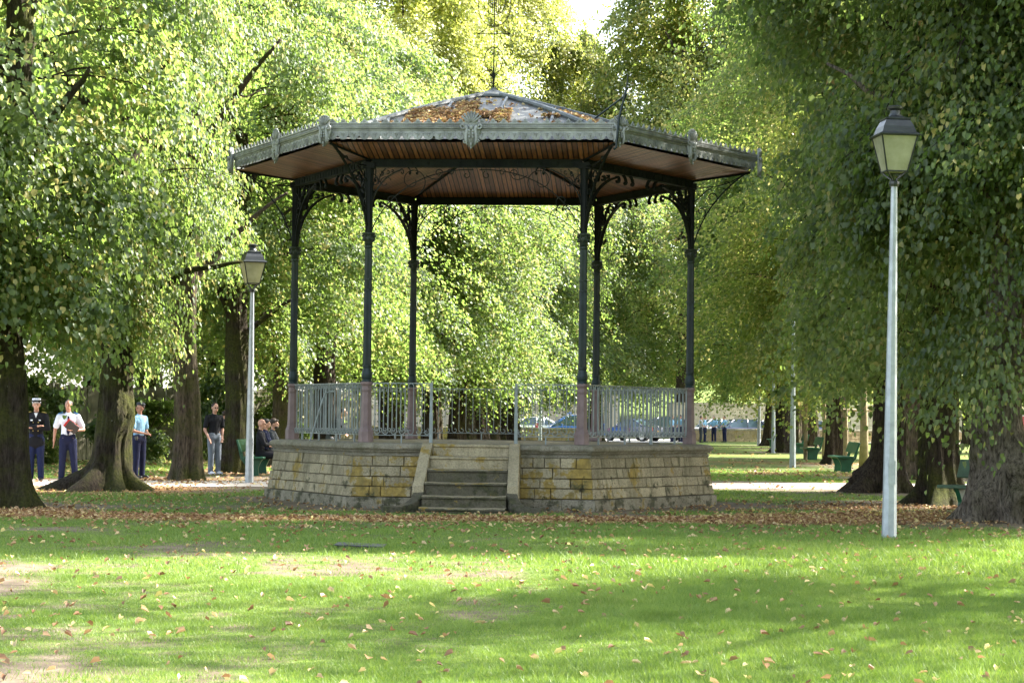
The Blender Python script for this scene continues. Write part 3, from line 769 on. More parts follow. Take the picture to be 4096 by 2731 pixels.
def litter(x, y):
    n = vnoise(x*1.1, y*1.1, 5)
    b = np.exp(-((y-(31.6+.05*x+.8*(vnoise(x*.4, x*0, 12)-.5)))/1.15)**2)*sstep(9, 2, x)*.95
    b += .85*np.exp(-((y-33.6)/1.3)**2)*sstep(2.0, 5, x)+.5*np.exp(-((y-37)/3.0)**2)*sstep(3.5, 6, x)
    b += .55*np.exp(-((y-61)/3.5)**2)*sstep(4, 8, x)+.5*np.exp(-((y-77)/5)**2)*sstep(4, 8, x)+.35*np.exp(-((y-95)/6)**2)
    b += .45*np.exp(-((x+7.5)**2/9+(y-44)**2/30)); b += .35*np.exp(-((y-60)/12)**2)*sstep(-4, -8, x)
    for tx, ty, r in TREES[:8]: b += .35*np.exp(-((x-tx)**2+(y-ty)**2)/(r*4)**2)
    return np.clip(b*(.55+.9*n), 0, 1)*(hexdist(x, y) > 0)

# ---------------------------------------------------------------- leaves and trees
def np_mesh(name, V, F, mat, smooth=False):
    """F: (n,k) int array of one polygon size"""
    me = bpy.data.meshes.new(name); n, k = F.shape
    me.vertices.add(len(V)); me.vertices.foreach_set('co', V.astype(np.float32).ravel())
    me.loops.add(n*k); me.loops.foreach_set('vertex_index', F.astype(np.int32).ravel())
    me.polygons.add(n); me.polygons.foreach_set('loop_start', np.arange(0, n*k, k, dtype=np.int32)); 
    me.update(calc_edges=True); me.validate()
    me.materials.append(M[mat])
    if smooth: me.polygons.foreach_set('use_smooth', [True]*n)
    return me
def unit(v): return v/np.maximum(1e-9, np.linalg.norm(v, axis=1, keepdims=True))
def leaf_mesh(name, P, T, N, S, mat, rg, asp=.9, fold=.22, curl=.15, flat=False):
    """heart-shaped leaves folded along the midrib: two quads each"""
    n = len(P); T = unit(T); B = unit(np.cross(N, T)); N = np.cross(T, B); S = S[:, None]
    wdt = asp*(.85+.3*rg.rand(n, 1)); fd = fold*(.4+rg.rand(n, 1)*1.2)
    def pt(a, b, c): return P+S*(T*a+B*b*wdt+N*c)
    if flat:
        z = np.zeros((n, 1)); V = np.stack([pt(0, 0, z), pt(.4, -.46, fd*.3), pt(1.0, 0, z), pt(.4, .46, fd*.3)], 1).reshape(-1, 3)
        return np_mesh(name, V, (np.arange(n)*4)[:, None]+np.array([[0, 1, 2, 3]]), mat)
    z = np.zeros((n, 1))
    V = np.stack([pt(0, 0, z), pt(.05, -.40, fd*.5), pt(.55, -.42, fd*.5-curl*.3), pt(1.0, 0, z-curl), pt(.55, .42, fd*.5-curl*.3), pt(.05, .40, fd*.5)], 1).reshape(-1, 3)
    b = (np.arange(n)*6)[:, None]
    F = np.concatenate([b+np.array([[0, 1, 2, 3]]), b+np.array([[0, 3, 4, 5]])], 0)
    return np_mesh(name, V, F, mat)
def crown(name, seed, R, z0, z1, nspray, nleaf, size, mat, droop=1.0, lump=.3, shell=.55, inv=False, flat=False):
    rg = np.random.RandomState(seed)
    nb = max(6, nspray//13); bi = np.arange(nspray) % nb       # sprays gathered into boughs
    ab = rg.rand(nb)*2*PI; tb = rg.rand(nb)**.85; fb = .60+.52*rg.rand(nb); u_ = rg.randn(nspray)
    a = ab[bi]+u_*.17; t = np.clip(tb[bi]+rg.randn(nspray)*.028-.012*u_**2, 0, 1); z = z0+(z1-z0)*t
    lob = 1+lump*(np.sin(a*3+seed)*.4+np.sin(a*5+t*7+seed*2)*.35+np.sin(a*2-t*9+seed*3)*.45)
    env = np.where(t < .35, .82+.18*t/.35, np.sqrt(np.maximum(0, 1-((t-.35)/.68)**2)))
    if inv == 2: env = np.where(t < .42, .50, np.where(t < .68, .50+.50*(t-.42)/.26, np.sqrt(np.maximum(0, 1-((t-.68)/.36)**2))))
    elif inv: env = np.where(t < .5, .26+.74*(t/.5)**.85, env)
    r = R*env*lob*fb[bi]*(shell+(1.08-shell)*rg.rand(nspray)**.6)
    z = z-.55*np.maximum(0, np.sin(a*4+seed*1.7)+.4*np.sin(a*9+seed))*(t < .3)
    hole = vnoise(a*2.2+20+seed, t*5.0+seed, seed+50, 2); ok = hole < np.quantile(hole, .80)
    a, t, z, r = a[ok], t[ok], z[ok], r[ok]; nspray = len(a)
    E = np.stack([r*np.cos(a), r*np.sin(a), z], 1)
    rise = droop*(.4+1.3*rg.rand(nspray))
    a2 = a+rg.randn(nspray)*.25; rs = r*(.15+.25*rg.rand(nspray))
    S0 = np.stack([rs*np.cos(a2), rs*np.sin(a2), np.minimum(z+rise*.6, z1-.5)], 1)
    C = S0*.35+E*.65; C[:, 2] = np.maximum(S0[:, 2], E[:, 2])+rise*.55
    m = nspray*nleaf; idx = np.repeat(np.arange(nspray), nleaf)
    tt = .25+.78*rg.rand(m)**.8; tt = np.minimum(tt, 1.03)[:, None]
    A, B_, D = S0[idx], C[idx], E[idx]
    P = (1-tt)**2*A+2*tt*(1-tt)*B_+tt**2*D
    T = unit(2*(1-tt)*(B_-A)+2*tt*(D-B_)); up = np.array([[0, 0, 1.]])
    L = unit(np.cross(T, up)+1e-6); s = rg.randn(m, 1)*.5; wd = (.18+.62*np.sin(np.clip(tt, 0, 1)*PI*.92)**.8)*(R/4.5)**.6
    P = P+L*s*wd+up*(-.30*s**2*wd)+rg.randn(m, 3)*np.array([[.05, .05, .045]])*min(2.0, size/.1)
    # hanging shoots at the ends
    hang = (rg.rand(m, 1) < .22)*rg.rand(m, 1)**1.5*.9*droop; P[:, 2:3] -= hang
    out = unit(P*np.array([[1, 1, 0]])+1e-6)
    tip = T*.6+L*np.sign(s)*.45-up*(.12+.75*rg.rand(m, 1)**1.3)+rg.randn(m, 3)*.34
    tl = rg.randn(nspray, 3)[idx]*.28; nr = up*.95+out*.35+L*s*.25+tl+rg.randn(m, 3)*.34
    sz = size*(.65+.6*rg.rand(m))
    return leaf_mesh(name, P, tip, nr, sz, mat, rg, flat=flat), S0, C, E
def trunk_mesh(name, seed, h, r0, mat, lean=(0, 0), flare=.5, burls=(), twist=.15, limbs=8, R=4.5, z1=10, sprays=None, zl=3.2):
    rg = random.Random(seed); n = 84; zs = [0-.08]+[h*(i/44)**1.15 for i in range(1, 45)]
    ph = [rg.uniform(0, 6.28) for _ in range(9)]; P = []
    wob = lambda z: (math.sin(z*.9+ph[0])*.10*min(1, z/3)+lean[0]*z, math.sin(z*.8+ph[1])*.10*min(1, z/3)+lean[1]*z)
    for z in zs:
        cx_, cy_ = wob(z); tp = r0*(1-.62*(max(0, z)/h)**.9)
        for i in range(n):
            a = 2*PI*i/n; at_ = a+twist*z
            fl = 1+.10*math.sin(at_*3+ph[2])+.07*math.sin(at_*5+ph[3]+z*.4)+.035*math.sin(at_*11+ph[4]+z*1.1)+.028*math.sin(at_*17+ph[5]-z*2)+.022*math.sin(at_*27+ph[1]+1.5*math.sin(z*2.2))
            lobes = .55+.45*math.sin(a*3+ph[6])*math.sin(a*2+ph[7])+.35*math.sin(a*7+ph[8])
            fr = flare*r0*math.exp(-max(0, z)/.20)*max(.08, lobes)**1.5*2.2+flare*r0*.10*math.exp(-max(0, z)/.8)
            r = tp*fl+fr
            for (bz, ba, br, bh) in burls:
                da = math.atan2(math.sin(a-ba), math.cos(a-ba)); e = math.exp(-((z-bz)/bh)**2-(da/(.62 if br > .14 else .30))**2)
                r += br*e*(1+.25*math.sin(z*17+a*9)+.2*math.sin(a*13-z*11))
            r += rg.uniform(-.007, .007)
            P.append((cx_+r*math.cos(a), cy_+r*math.sin(a), z))
    m = MB(); m.add(P, [(i*n+j, i*n+(j+1) % n, (i+1)*n+(j+1) % n, (i+1)*n+j) for i in range(len(zs)-1) for j in range(n)]); 
    for q in range(limbs):
        zz = zl+(h-zl-.3)*(q+.5)/limbs*rg.uniform(.85, 1.1); zz = min(zz, h-.2); a = q*2.4+rg.uniform(-.4, .4); cx_, cy_ = wob(zz)
        Lr = R*rg.uniform(.55, .85)*(1-.35*(zz-zl)/max(.1, h-zl)); rz = min(z1-.5, zz+rg.uniform(.9, 2.6))
        mid = (cx_+Lr*.5*math.cos(a+.2), cy_+Lr*.5*math.sin(a+.2), (zz+rz)/2+.35)
        pts = bez((cx_, cy_, zz), mid, (cx_+Lr*math.cos(a), cy_+Lr*math.sin(a), rz), n=9)
        rl = r0*rg.uniform(.20, .34); m.tube([tuple(c+rg.uniform(-.04, .04) for c in p) for p in pts], [rl*(1-.85*i/9)+.012 for i in range(10)], 8)
    return m.build(name, mat, None, smooth=True)
BR = {}
def free(o): me = o.data; bpy.data.objects.remove(o); return me
def boughs(key, sprays, step=120):
    m = MB(); S0, C, E = sprays
    for q in range(0, len(S0), max(1, len(S0)//step)):
        pts = bez(tuple(S0[q]), tuple(C[q]), tuple(E[q]), n=7); m.tube(pts, [.026-.02*i/7 for i in range(8)], 4, cap=False)
    BR[key] = free(m.build('boughs', 'bark'))
def put_tree(root_name, loc, rotz, trunk_me, crown_me, label, group=None, scale=1.0, name_c='crown', rt=None):
    cs = 1.0
    if hasattr(scale, '__len__') and len(scale) == 2: scale, cs = scale
    r = empty(root_name, loc, rotz, label=label, cat='tree', group=group); r.scale = (scale,)*3 if not hasattr(scale, '__len__') else scale
    t = link('trunk', trunk_me, r); c = link(name_c, crown_me, r); c.scale = (cs, cs, 1)
    b = link('boughs', BR[crown_me], r); b.scale = (cs, cs, 1)
    if rt is not None: t.rotation_euler.z = rt
    return r
GA = 'old lindens lining the left side of the lawn'; GB = 'old lindens lining the right side of the lawn'; GC = 'tall trees filling the far end of the park'

# crowns shared between trees
cA, *sA = crown('crown', 3, 4.9, 2.25, 14.5, 950, 118, .100, 'leaf_linden', 1.0, .42, inv=True)
cB, *sB = crown('crown', 8, 6.0, 2.55, 15.5, 1020, 112, .104, 'leaf_linden_deep', 1.2, .36, inv=2)
cC, *sC = crown('crown', 14, 5.0, 3.0, 14.5, 900, 110, .11, 'leaf_linden', 1.3)
cD, *sD = crown('crown', 21, 6.5, 2.4, 20, 1300, 130, .145, 'leaf_linden_turning', 1.5, .35, flat=True)
cE, *sE = crown('crown', 27, 7.5, 3.0, 25, 1500, 130, .165, 'leaf_linden_autumn', 1.5, .35, flat=True)
cF, *sF = crown('crown', 33, 6.0, 1.9, 19, 1100, 120, .14, 'leaf_linden', 1.7, .35, flat=True)
cG, *sG = crown('crown', 61, 4.6, 3.3, 14.5, 1000, 120, .095, 'leaf_linden', 1.1, .42)
cH, *sH = crown('crown', 71, 5.6, 2.5, 13.2, 1150, 125, .12, 'leaf_linden', 1.6, .38, flat=True)
cS, *sS = crown('crown', 81, 4.8, 3.0, 14.0, 640, 35, .105, 'leaf_linden', 1.1, .42)  # crown thinned so the unseen near trees throw lighter shade
for k_, s_ in ((cH, sH), (cS, sS), (cG, sG), (cA, sA), (cB, sB), (cC, sC), (cD, sD), (cE, sE), (cF, sF)): boughs(k_, s_)
# trunks
tA = free(trunk_mesh('trunk', 1, 9.5, .40, 'bark_mossy', flare=.5, R=3.4, z1=11, sprays=sA))
tGn = free(trunk_mesh('trunk', 2, 9.5, .36, 'bark_mossy', flare=1.15, burls=((1.45, 5.45, .20, .36), (2.55, 1.2, .10, .4), (2.5, 5.0, .16, .3), (.2, 3.6, .2, .2), (.9, 4.3, .08, .25), (1.9, 4.4, .07, .2)), R=3.4, z1=11, sprays=sA))
tStr = free(trunk_mesh('trunk', 3, 9.5, .33, 'bark_brown', flare=.22, R=3.4, z1=11, sprays=sB, zl=4.0, twist=.05))
tBig = free(trunk_mesh('trunk', 5, 10, .385, 'bark_grey', lean=(.03, 0), flare=.55, burls=((.95, 5.3, .26, .30), (.35, 4.9, .26, .22), (1.95, 3.5, .13, .28), (.45, 3.9, .17, .2), (1.35, 4.1, .11, .22), (2.5, 5.2, .15, .22), (.7, 4.5, .10, .12), (.25, 5.5, .2, .2))+tuple((random.Random(q).uniform(.1, 3.0), random.Random(q+50).uniform(3.2, 6.2), random.Random(q+90).uniform(.05, .12), random.Random(q+7).uniform(.10, .2)) for q in range(18)), R=4.5, z1=11, sprays=sB, twist=.05, zl=3.6))
tLean = free(trunk_mesh('trunk', 7, 9.5, .38, 'bark', lean=(.06, 0), flare=.8, burls=((.3, 3.2, .3, .3),), R=3.4, z1=11, sprays=sB, zl=3.8))
tC = free(trunk_mesh('trunk', 9, 11.5, .42, 'bark', flare=.4, R=5, z1=14, sprays=sC, zl=3.6))
tD = free(trunk_mesh('trunk', 11, 16, .60, 'bark', flare=.4, R=6.5, z1=19, sprays=sD, zl=4))
tE = free(trunk_mesh('trunk', 12, 21, .65, 'bark', flare=.4, R=7, z1=24, sprays=sE, zl=4.5, limbs=11))
tF = free(trunk_mesh('trunk', 13, 15, .55, 'bark_mossy', flare=.4, R=6, z1=18, sprays=sF, zl=3.6))

T = []   # x, y, rot, trunk, crown, label, group, scale
T += [(-8.0, 33.75, 0.5, tA, cA, 'dark mossy linden trunk cut by the left picture edge, its low boughs over the officers', GA, 1.0, .4),
      (-7.85, 41.95, 2.1, tGn, cA, 'gnarled linden with a swollen mossy burl and spreading roots beside the white-shirted officer', GA, (1.0, .64), -2.0),
      (-7.3, 48.3, 0.0, tStr, cG, 'straight furrowed linden trunk between the blue-capped officer and the left lamp post', GA, (1.0, .70), 0),
      (-7.12, 55.65, 5.2, tA, cG, 'moss-streaked linden trunk standing right behind the man in the black T-shirt', GA, .93, 1.0),
      (-6.75, 63.0, 1.0, tStr, cC, 'slim linden behind the left corner column of the bandstand', GA, .95, .3),
      (-6.1, 71.0, 3.0, tC, cH, 'linden behind the bench of seated men, seen through the left railing', GA, 1.0, 2.),
      (-5.6, 79.5, 0.2, tStr, cC, 'linden with light green foliage between the two left bandstand columns', GA, 1.05, 1.0),
      (-5.0, 88.5, 5.0, tC, cH, 'leafy linden behind the back left column of the bandstand', GA, 1.1, 1.0),
      (-11.0, 79.1, 2.5, tC, cC, 'dark shaded linden trunk behind the man in the black T-shirt', GA, 1.1, 0)]
T += [(7.45, 32.7, 0.3, tBig, cB, 'burly pale-barked linden with a knobbly swollen base at the right picture edge', GB, (1.0, .95), -.3),
      (7.9, 39.45, 2.0, tA, cB, 'dark linden trunk behind the nearest green bench', GB, .98, 1.3),
      (8.05, 45.9, 4.1, tLean, cB, 'leaning linden with a broad root foot directly behind the tall right lamp post', GB, (1.0, .92), -4.1),
      (10.6, 56.8, 1.2, tStr, cB, 'shaded linden trunk between the right lamp post and the dark trunk beside it', GB, 1.1, 1.0),
      (11.4, 75.4, 3.3, tC, cD, 'thick dark linden behind the bench with the wooden tree stakes', GB, .9, .5),
      (13.0, 102.2, 0.7, tC, cF, 'dark linden trunk between two thin lamp poles on the right lawn', GB, 1.0, 2.2),
      (15.5, 115.6, 2.7, tStr, cD, 'grey linden trunk just left of the far stake, by the distant benches', GB, 1.1, 0),
      (18.0, 128.4, 5.5, tC, cF, 'reddish linden trunk farthest along the right row', GB, 1.1, 0),
      (15.6, 128.2, 1.5, tC, cC, 'small dark linden beside the white far lamp pole', GB, 1.1, 0)]
ctr = [(-3.1, 84, tC, cH, 1.0, 'mossy trunk seen behind the back left pedestal'), (-2.35, 92, tC, cH, .95, 'dark tree right of the bare pole behind the bandstand'), (-1.9, 97, tStr, cH, .95, 'slim dark trunk in the middle of the low back railing'),
       (-1.55, 105, tC, cH, 1.1, 'broad pale-leaved tree filling the centre of the bandstand view'), (-.95, 112, tStr, cH, 1.05, 'mossy trunk next to the blue car seen through the low railing'), (-.7, 120, tC, cH, 1.1, 'ivy-brown trunk right of the blue car door'),
       (.15, 100, tC, cH, .72, 'black shaded trunk behind the stair gate post')]
for i, (x, y, tm, cm_, s_, lb) in enumerate(ctr): T.append((x, y, i*1.3, tm, cm_, lb, 'trees behind the bandstand', s_, i*.7))
far = [(-24, 92, tE, cE, 1.0, 'tall tree behind the fence at the upper left corner'), (-17, 100, tD, cD, 1.1, 'tall turning tree above the left lamp post'), (-12.5, 118, tE, cD, 1.3, 'very tall green tree rising over the left half of the roof'),
       (-7.0, 134, tE, cE, 1.25, 'tall pale golden tree behind the lyre finial'), (-2.2, 182, tE, cE, 1.65, 'bright autumn tree just left of the gap of sky'),
       (5.4, 184, tD, cD, (1.05, 1.05, 1.7), 'rounded yellow-green tree under the gap of sky'), (14.0, 176, tD, cD, 2.0, 'bronze-tinged tree right of the gap of sky'), (26, 182, tE, cE, 1.7, 'tall brownish tree above the right roof corner'),
       (9.5, 196, tD, cD, 1.35, 'olive tree far behind the cars'), (-6, 172, tD, cD, 1.3, 'leafy tree rising behind the high pale wall'), (19, 190, tD, cD, 1.5, 'broad olive tree over the long beige wall'), (32, 150, tE, cD, 1.4, 'tall olive tree behind the right lamp head'), (25, 108, tE, cE, .9, 'tall tree deep in the shade behind the right row'),
       (-15.0, 76, tC, cF, .8, 'leafy dark tree just over the plank fence'), (-19.5, 69, tC, cF, .8, 'low-branched tree behind the left end of the plank fence'), (-20, 72, tD, cF, .95, 'bushy green tree standing over the plank fence'), (-15.5, 60, tC, cC, 1.05, 'green tree behind the officer with the peaked cap'), (17.5, 62, tC, cC, 1.15, 'shady tree beyond the red road sign'), (4.9, 125, tC, cH, 1.15, 'pale green tree directly behind the back right column'),
       (15.5, 84, tD, cD, .9, 'broad tree behind the benches on the right'), (16, 47, tC, cB, 1.25, 'dense dark tree at the right edge behind the burly linden')]
for i, (x, y, tm, cm_, s_, lb) in enumerate(far): T.append((x, y, i*2.1+.4, tm, cm_, lb, GC, s_, i*.9))
# off-frame trees shading the lawn; two added to narrow its sun band
T += [(10.2, 20.0, 1.1, tA, cS, 'linden beside the photographer that shades the near lawn', GB, 1.05, 0), (9.3, 11.5, 2.2, tStr, cS, 'linden nearest the photographer on the right', GB, 1.05, 0), (12.5, 5.0, 3.1, tA, cS, 'linden behind the photographer on the right', GB, 1.0, 0), (15.5, 23.0, .6, tC, cS, 'linden off to the right between the lawn and the road', GB, 1.0, 0), (10.2, 31.5, 2.6, tC, cG, 'linden added behind the burly linden to narrow the sun band', GB, (1.0, .85), 0), (15.5, 37.5, 2.6, tC, cC, 'linden added farther back on the right to shade the lawn', GB, 1.0, 0), (15.0, 15.0, 4.6, tC, cS, 'second-row linden off to the right of the near lawn', GB, 1.0, 0)]
for x, y, rz, tm, cm_, lb, g, s_, rt in T:
    TR_ = put_tree('linden_tree', (x, y, 0), rz, tm, cm_, lb, g, s_, rt=rt)
    if y > 130 and hasattr(s_, 'real') and s_ > 1.1:
        for o in [q for q in COL.objects if q.parent == TR_ and q.name.split('.')[0] == 'trunk']: o.scale = (.4, .4, 1)
    if y == 32.7:
        o = link('crown', cB, TR_, (.1, -.2, -.5), 2.2); o.scale = (.72, .72, 1)
    if y == 48.3:
        for o in [q for q in COL.objects if q.parent == TR_ and q.name.split('.')[0] != 'trunk']: o.location.x = -1.35
    TREES.append((x, y, .55*(s_ if not hasattr(s_, '__len__') else s_[0])))

# ---------------------------------------------------------------- ground
def lines(segs):
    o = []
    for a, b, s in segs: o += list(np.arange(a, b, s))
    o.append(segs[-1][1]); return np.array(o)
xs = lines([(-900, -100, 200), (-100, -30, 10), (-30, -14, 1.6), (-14, 14, .22), (14, 30, 1.6), (30, 100, 10), (100, 900, 200)])
ys = lines([(-300, -20, 70), (-20, 8, 4), (8, 60, .22), (60, 120, 1.0), (120, 170, 2), (170, 400, 20), (400, 1800, 200)])
X, Y = np.meshgrid(xs, ys); Z = .035*(vnoise(X*.25, Y*.25, 2)-.5)*((np.abs(X) < 30)*(Y < 45)*(Y > 8))
hill = sstep(172, 260, Y)*sstep(-60, 20, X+0*Y)*9; Z = Z+hill
nx, ny = len(xs), len(ys); V = np.stack([X, Y, Z], -1).reshape(-1, 3)
ii, jj = np.meshgrid(np.arange(nx-1), np.arange(ny-1)); b = (jj*nx+ii).ravel()
me = np_mesh('ground', V, np.stack([b, b+1, b+nx+1, b+nx], 1), 'park_ground', True)
tf = np.clip(turf(V[:, 0], V[:, 1]), 0, 1); lt = np.clip(litter(V[:, 0], V[:, 1]), 0, 1)
far_ = V[:, 1] > 165; tf[far_] = 1; lt[far_] = 0
for nm, ar in (('turf', tf), ('litter', lt)):
    at_ = me.attributes.new(nm, 'FLOAT', 'POINT'); at_.data.foreach_set('value', ar.astype(np.float32))
g_o = link('ground', me); tag(g_o, kind='structure')
def gz(x, y): return .035*(vnoise(x*.25, y*.25, 2)-.5)*((np.abs(x) < 30)*(y < 45)*(y > 8))
# gravel path crossing behind the bandstand
m = MB(); px = np.arange(-40, 41, .5); P = []
for x in px:
    j = float(vnoise(np.array([x*.8]), np.array([0.]), 4)[0]-.5)*.9; mid = float(path_mid(x)); P += [(x, mid-2.0+j, .006), (x, mid-.6, .02), (x, mid+.8, .02), (x, mid+2.1-j, .006)]
m.add(P, [(i*4+j, i*4+4+j, i*4+5+j, i*4+1+j) for i in range(len(px)-1) for j in range(3)]); tag(m.build('path', 'gravel'), kind='structure')
# road and car park beyond the parapet
m = MB(); m.add([(-60, 146.5, .02), (80, 158, .02), (80, 172, .02), (-60, 164, .02)], [(0, 1, 2, 3)]); m.add([(4.6, 138.2, .024), (11.5, 139.5, .024), (13.0, 149, .024), (4.2, 149, .024)], [(0, 1, 2, 3)]); tag(m.build('road', 'asphalt_pale'), kind='structure')

# grass blades
rg = np.random.RandomState(77)
def scatter(n, y0, y1, margin=.6, xr=None):
    y = np.sqrt(rg.rand(n)*(y1**2-y0**2)+y0**2); hw = .245*y+margin; x = (rg.rand(n)*2-1)*hw; return x, y
gv = []; gf = []; off = 0
for n, y0, y1, hh, ww in ((700000, 11.3, 20, .038, .0048), (340000, 20, 34, .046, .009), (200000, 34, 64, .06, .018)):
    x, y = scatter(n, y0, y1); tv = turf(x, y); keep = (tv > .50+.22*rg.randn(n)) & (hexdist(x, y) > .06) & (litter(x, y) < .35+.4*rg.rand(n)); x, y, tv = x[keep], y[keep], tv[keep]
    k = len(x); clump = vnoise(x*3, y*3, 40); tall = np.clip((vnoise(x*1.3, y*1.3, 41)-.56)*8, 0, 1.8)
    h = hh*(.45+.9*rg.rand(k))*(.6+.9*clump)*np.clip(tv, .5, 1.1)*(1+.5*tall); a = rg.rand(k)*2*PI; z = gz(x, y)
    P0 = np.stack([x, y, z-.005], 1); D = np.stack([np.cos(a), np.sin(a), 0*a], 1)*ww*.5*(.7+.6*rg.rand(k))[:, None]
    le = rg.randn(k, 2)*.55; tip = P0+np.stack([le[:, 0]*h, le[:, 1]*h, h], 1)
    gv.append(np.stack([P0-D, P0+D, tip], 1).reshape(-1, 3)); gf.append(off+np.arange(k*3).reshape(-1, 3)); off += k*3
# taller tufts at the foot of the stakes and round the lawn cover
tag(link('grass', np_mesh('grass', np.concatenate(gv), np.concatenate(gf), 'grass_blade')), 'short green lawn grass with thin patches', 'grass', kind='stuff')
# dry leaves on the ground
LP = []
for n, y0, y1 in ((60000, 11.3, 30), (170000, 28, 40), (110000, 40, 70), (60000, 70, 125)):
    x, y = scatter(n, y0, y1, 1.0); p = litter(x, y)
    bse = .027 if y0 < 28 else .02
    keep = (rg.rand(n) < np.maximum(p**1.6*.36, bse)) & (hexdist(x, y) > .03); LP.append(np.stack([x[keep], y[keep], gz(x[keep], y[keep])+.012+.03*rg.rand(keep.sum())*p[keep]+.02*(p[keep] < .3)], 1))
P = np.concatenate(LP); k = len(P); a = rg.rand(k)*2*PI
Tt = np.stack([np.cos(a), np.sin(a), rg.randn(k)*.22], 1); Nn = np.stack([rg.randn(k)*.38, rg.randn(k)*.38, np.ones(k)], 1)
sz = (.032+.04*rg.rand(k))*np.where(P[:, 1] > 45, 1.5, 1.0)
tag(link('fallen_leaves', leaf_mesh('fallen_leaves', P, Tt, Nn, sz, 'dry_leaf', rg, .85, .5, .35)), 'dry brown and yellow leaves scattered over the lawn', 'fallen leaves', kind='stuff')
# leaf drifts on the canopy
rr = np.random.RandomState(5); pts = []
def on_roof(side, u, t):    # u across (m), t 0 apex..1 eave
    r = RR*t; z = AP+(ZR-AP)*(t-.045*math.sin(t*PI))+.012; a = R_(60*side); x, y = u, -r*C6
    X_, Y_ = x*math.cos(a)-y*math.sin(a), x*math.sin(a)+y*math.cos(a); b_ = -R_(BTH)
    return (BX+X_*math.cos(b_)-Y_*math.sin(b_), BY+X_*math.sin(b_)+Y_*math.cos(b_), z)
for side, u0, t0, su, st, n in ((0, -.90, .66, .26, .15, 1100), (0, -.78, .78, .25, .08, 500), (0, -1.7, .86, .38, .05, 800), (0, -2.0, .93, .25, .03, 300), (0, -.30, .48, .13, .12, 700), (0, -.35, .70, .14, .1, 500), (0, .05, .60, .20, .03, 500), (0, .36, .62, .10, .10, 420), (0, .5, .80, .22, .02, 260), (0, .33, .88, .06, .05, 220), (0, 1.32, .84, .06, .05, 160), (0, 1.2, .62, .12, .012, 50), (1, -.6, .62, .25, .12, 500), (1, -.9, .85, .3, .06, 500), (1, .2, .8, .5, .06, 400), (5, .6, .8, .4, .07, 400)):
    for _ in range(int(n*1.25)):
        u, t = u0+rr.uniform(-1.6, 1.6)*su*.8, t0+rr.uniform(-1.6, 1.6)*st*.8
        if .08 < t < .985 and abs(u) < RR*t/2-.05: p = on_roof(side, u, t); pts.append((p[0], p[1], p[2]+rr.rand()*.05))
for _ in range(160): t = rr.rand()**.5*.95; u = (rr.rand()-.5)*RR*t; pts.append(on_roof(0, u, t))
P = np.array(pts); k = len(P); a = rr.rand(k)*2*PI; Tt = np.stack([np.cos(a), np.sin(a), rr.randn(k)*.3], 1); Nn = np.stack([rr.randn(k)*.5, rr.randn(k)*.5-.2, np.ones(k)], 1)
tag(link('leaf_litter', leaf_mesh('leaf_litter', P, Tt, Nn, .05+.035*rr.rand(k), 'dry_leaf', rr, .85, .5, .3)), 'drifts of orange dry leaves caught on the zinc canopy', 'leaf litter', kind='stuff')
m = MB(); p0, p1, p2 = on_roof(0, -.25, .68), on_roof(0, .05, .58), on_roof(0, .30, .56)
m.tube([p0, tuple((a+b)/2+.02 for a, b in zip(p0, p1)), p1, p2], [.016, .022, .018, .008], 6); tag(m.build('fallen_branch', 'bark'), 'broken dead branch lying among the leaves on the canopy', 'branch')

# ---------------------------------------------------------------- lamp posts
def lantern(m_frame, m_hood, m_glass, z):
    f, h, g = m_frame, m_hood, m_glass; q = PI/4; W0, W1 = .135, .235   # half widths bottom / top
    c = lambda w_, zz: [(-w_, -w_, zz), (w_, -w_, zz), (w_, w_, zz), (-w_, w_, zz)]
    lo, hi = c(W0, z), c(W1, z+.46)
    for i in range(4):
        j = (i+1) % 4; f.tube([lo[i], hi[i]], .013, 4); f.tube([lo[i], lo[j]], .012, 4); f.tube([hi[i], hi[j]], .014, 4)
        g.add([Vector(p)*1 for p in (lo[i], lo[j], hi[j], hi[i])], [(0, 1, 2, 3)])
    g.add(lo, [(3, 2, 1, 0)])
    k = math.sqrt(2)
    h.lathe([(.27*k, z+.455), (.275*k, z+.47), (.225*k, z+.50), (.20*k, z+.58), (.155*k, z+.67), (.165*k, z+.675), (.165*k, z+.69), (.10*k, z+.71), (.075*k, z+.73)], 4, ph=q)
    h.lathe([(.085, z+.73), (.07, z+.76), (.065, z+.80), (.10, z+.825), (.105, z+.85), (.08, z+.865), (.02, z+.875)], 16)
def lamp(x, y, H, r0, label, group, name='street_lamp', rot=0.0, lean=0.0):
    L = empty(name, (x, y, 0), rot, label=label, cat='street lamp', group=group)
    m = MB(); m.lathe([(r0, -.05), (r0*.99, .02), (r0*.42, H)], 8, ph=PI/8); m.box((0, -r0*.9, .85), (.09, .02, .30)); m.build('pole', 'galvanised', L)
    f, h, g = MB(), MB(), MB(); z = H+.16
    lantern(f, h, g, z)
    f.lathe([(r0*.42+.02, H-.03), (r0*.42+.03, H), (r0*.42+.03, H+.03), (.02, H+.05)], 10)
    for s in range(4):
        a = PI/4+s*PI/2; f.tube([(d*math.cos(a), d*math.sin(a), zz) for d, zz in ((.03, H+.02), (.055, H+.07), (.09, H+.09), (.135*1.35, z))], .012, 5)
    f.build('bracket', 'black_iron', L); h.build('hood', 'black_iron', L); g.build('lamp_glass', 'lamp_glass', L)
    if lean: L.rotation_euler.y = lean
    return L
lamp(4.92, 27.83, 4.60, .098, 'tall octagonal grey lamp post with a black lantern standing on the open lawn', 'lantern street lamps', rot=.10, lean=R_(.55))
lamp(-5.72, 46.94, 4.22, .098, 'lamp post at the left with a black lantern among low leaves', 'lantern street lamps', rot=.35)
lamp(9.16, 69.6, 5.0, .11, 'grey lamp post on the right lawn whose base stands in brown leaves', 'lantern street lamps')
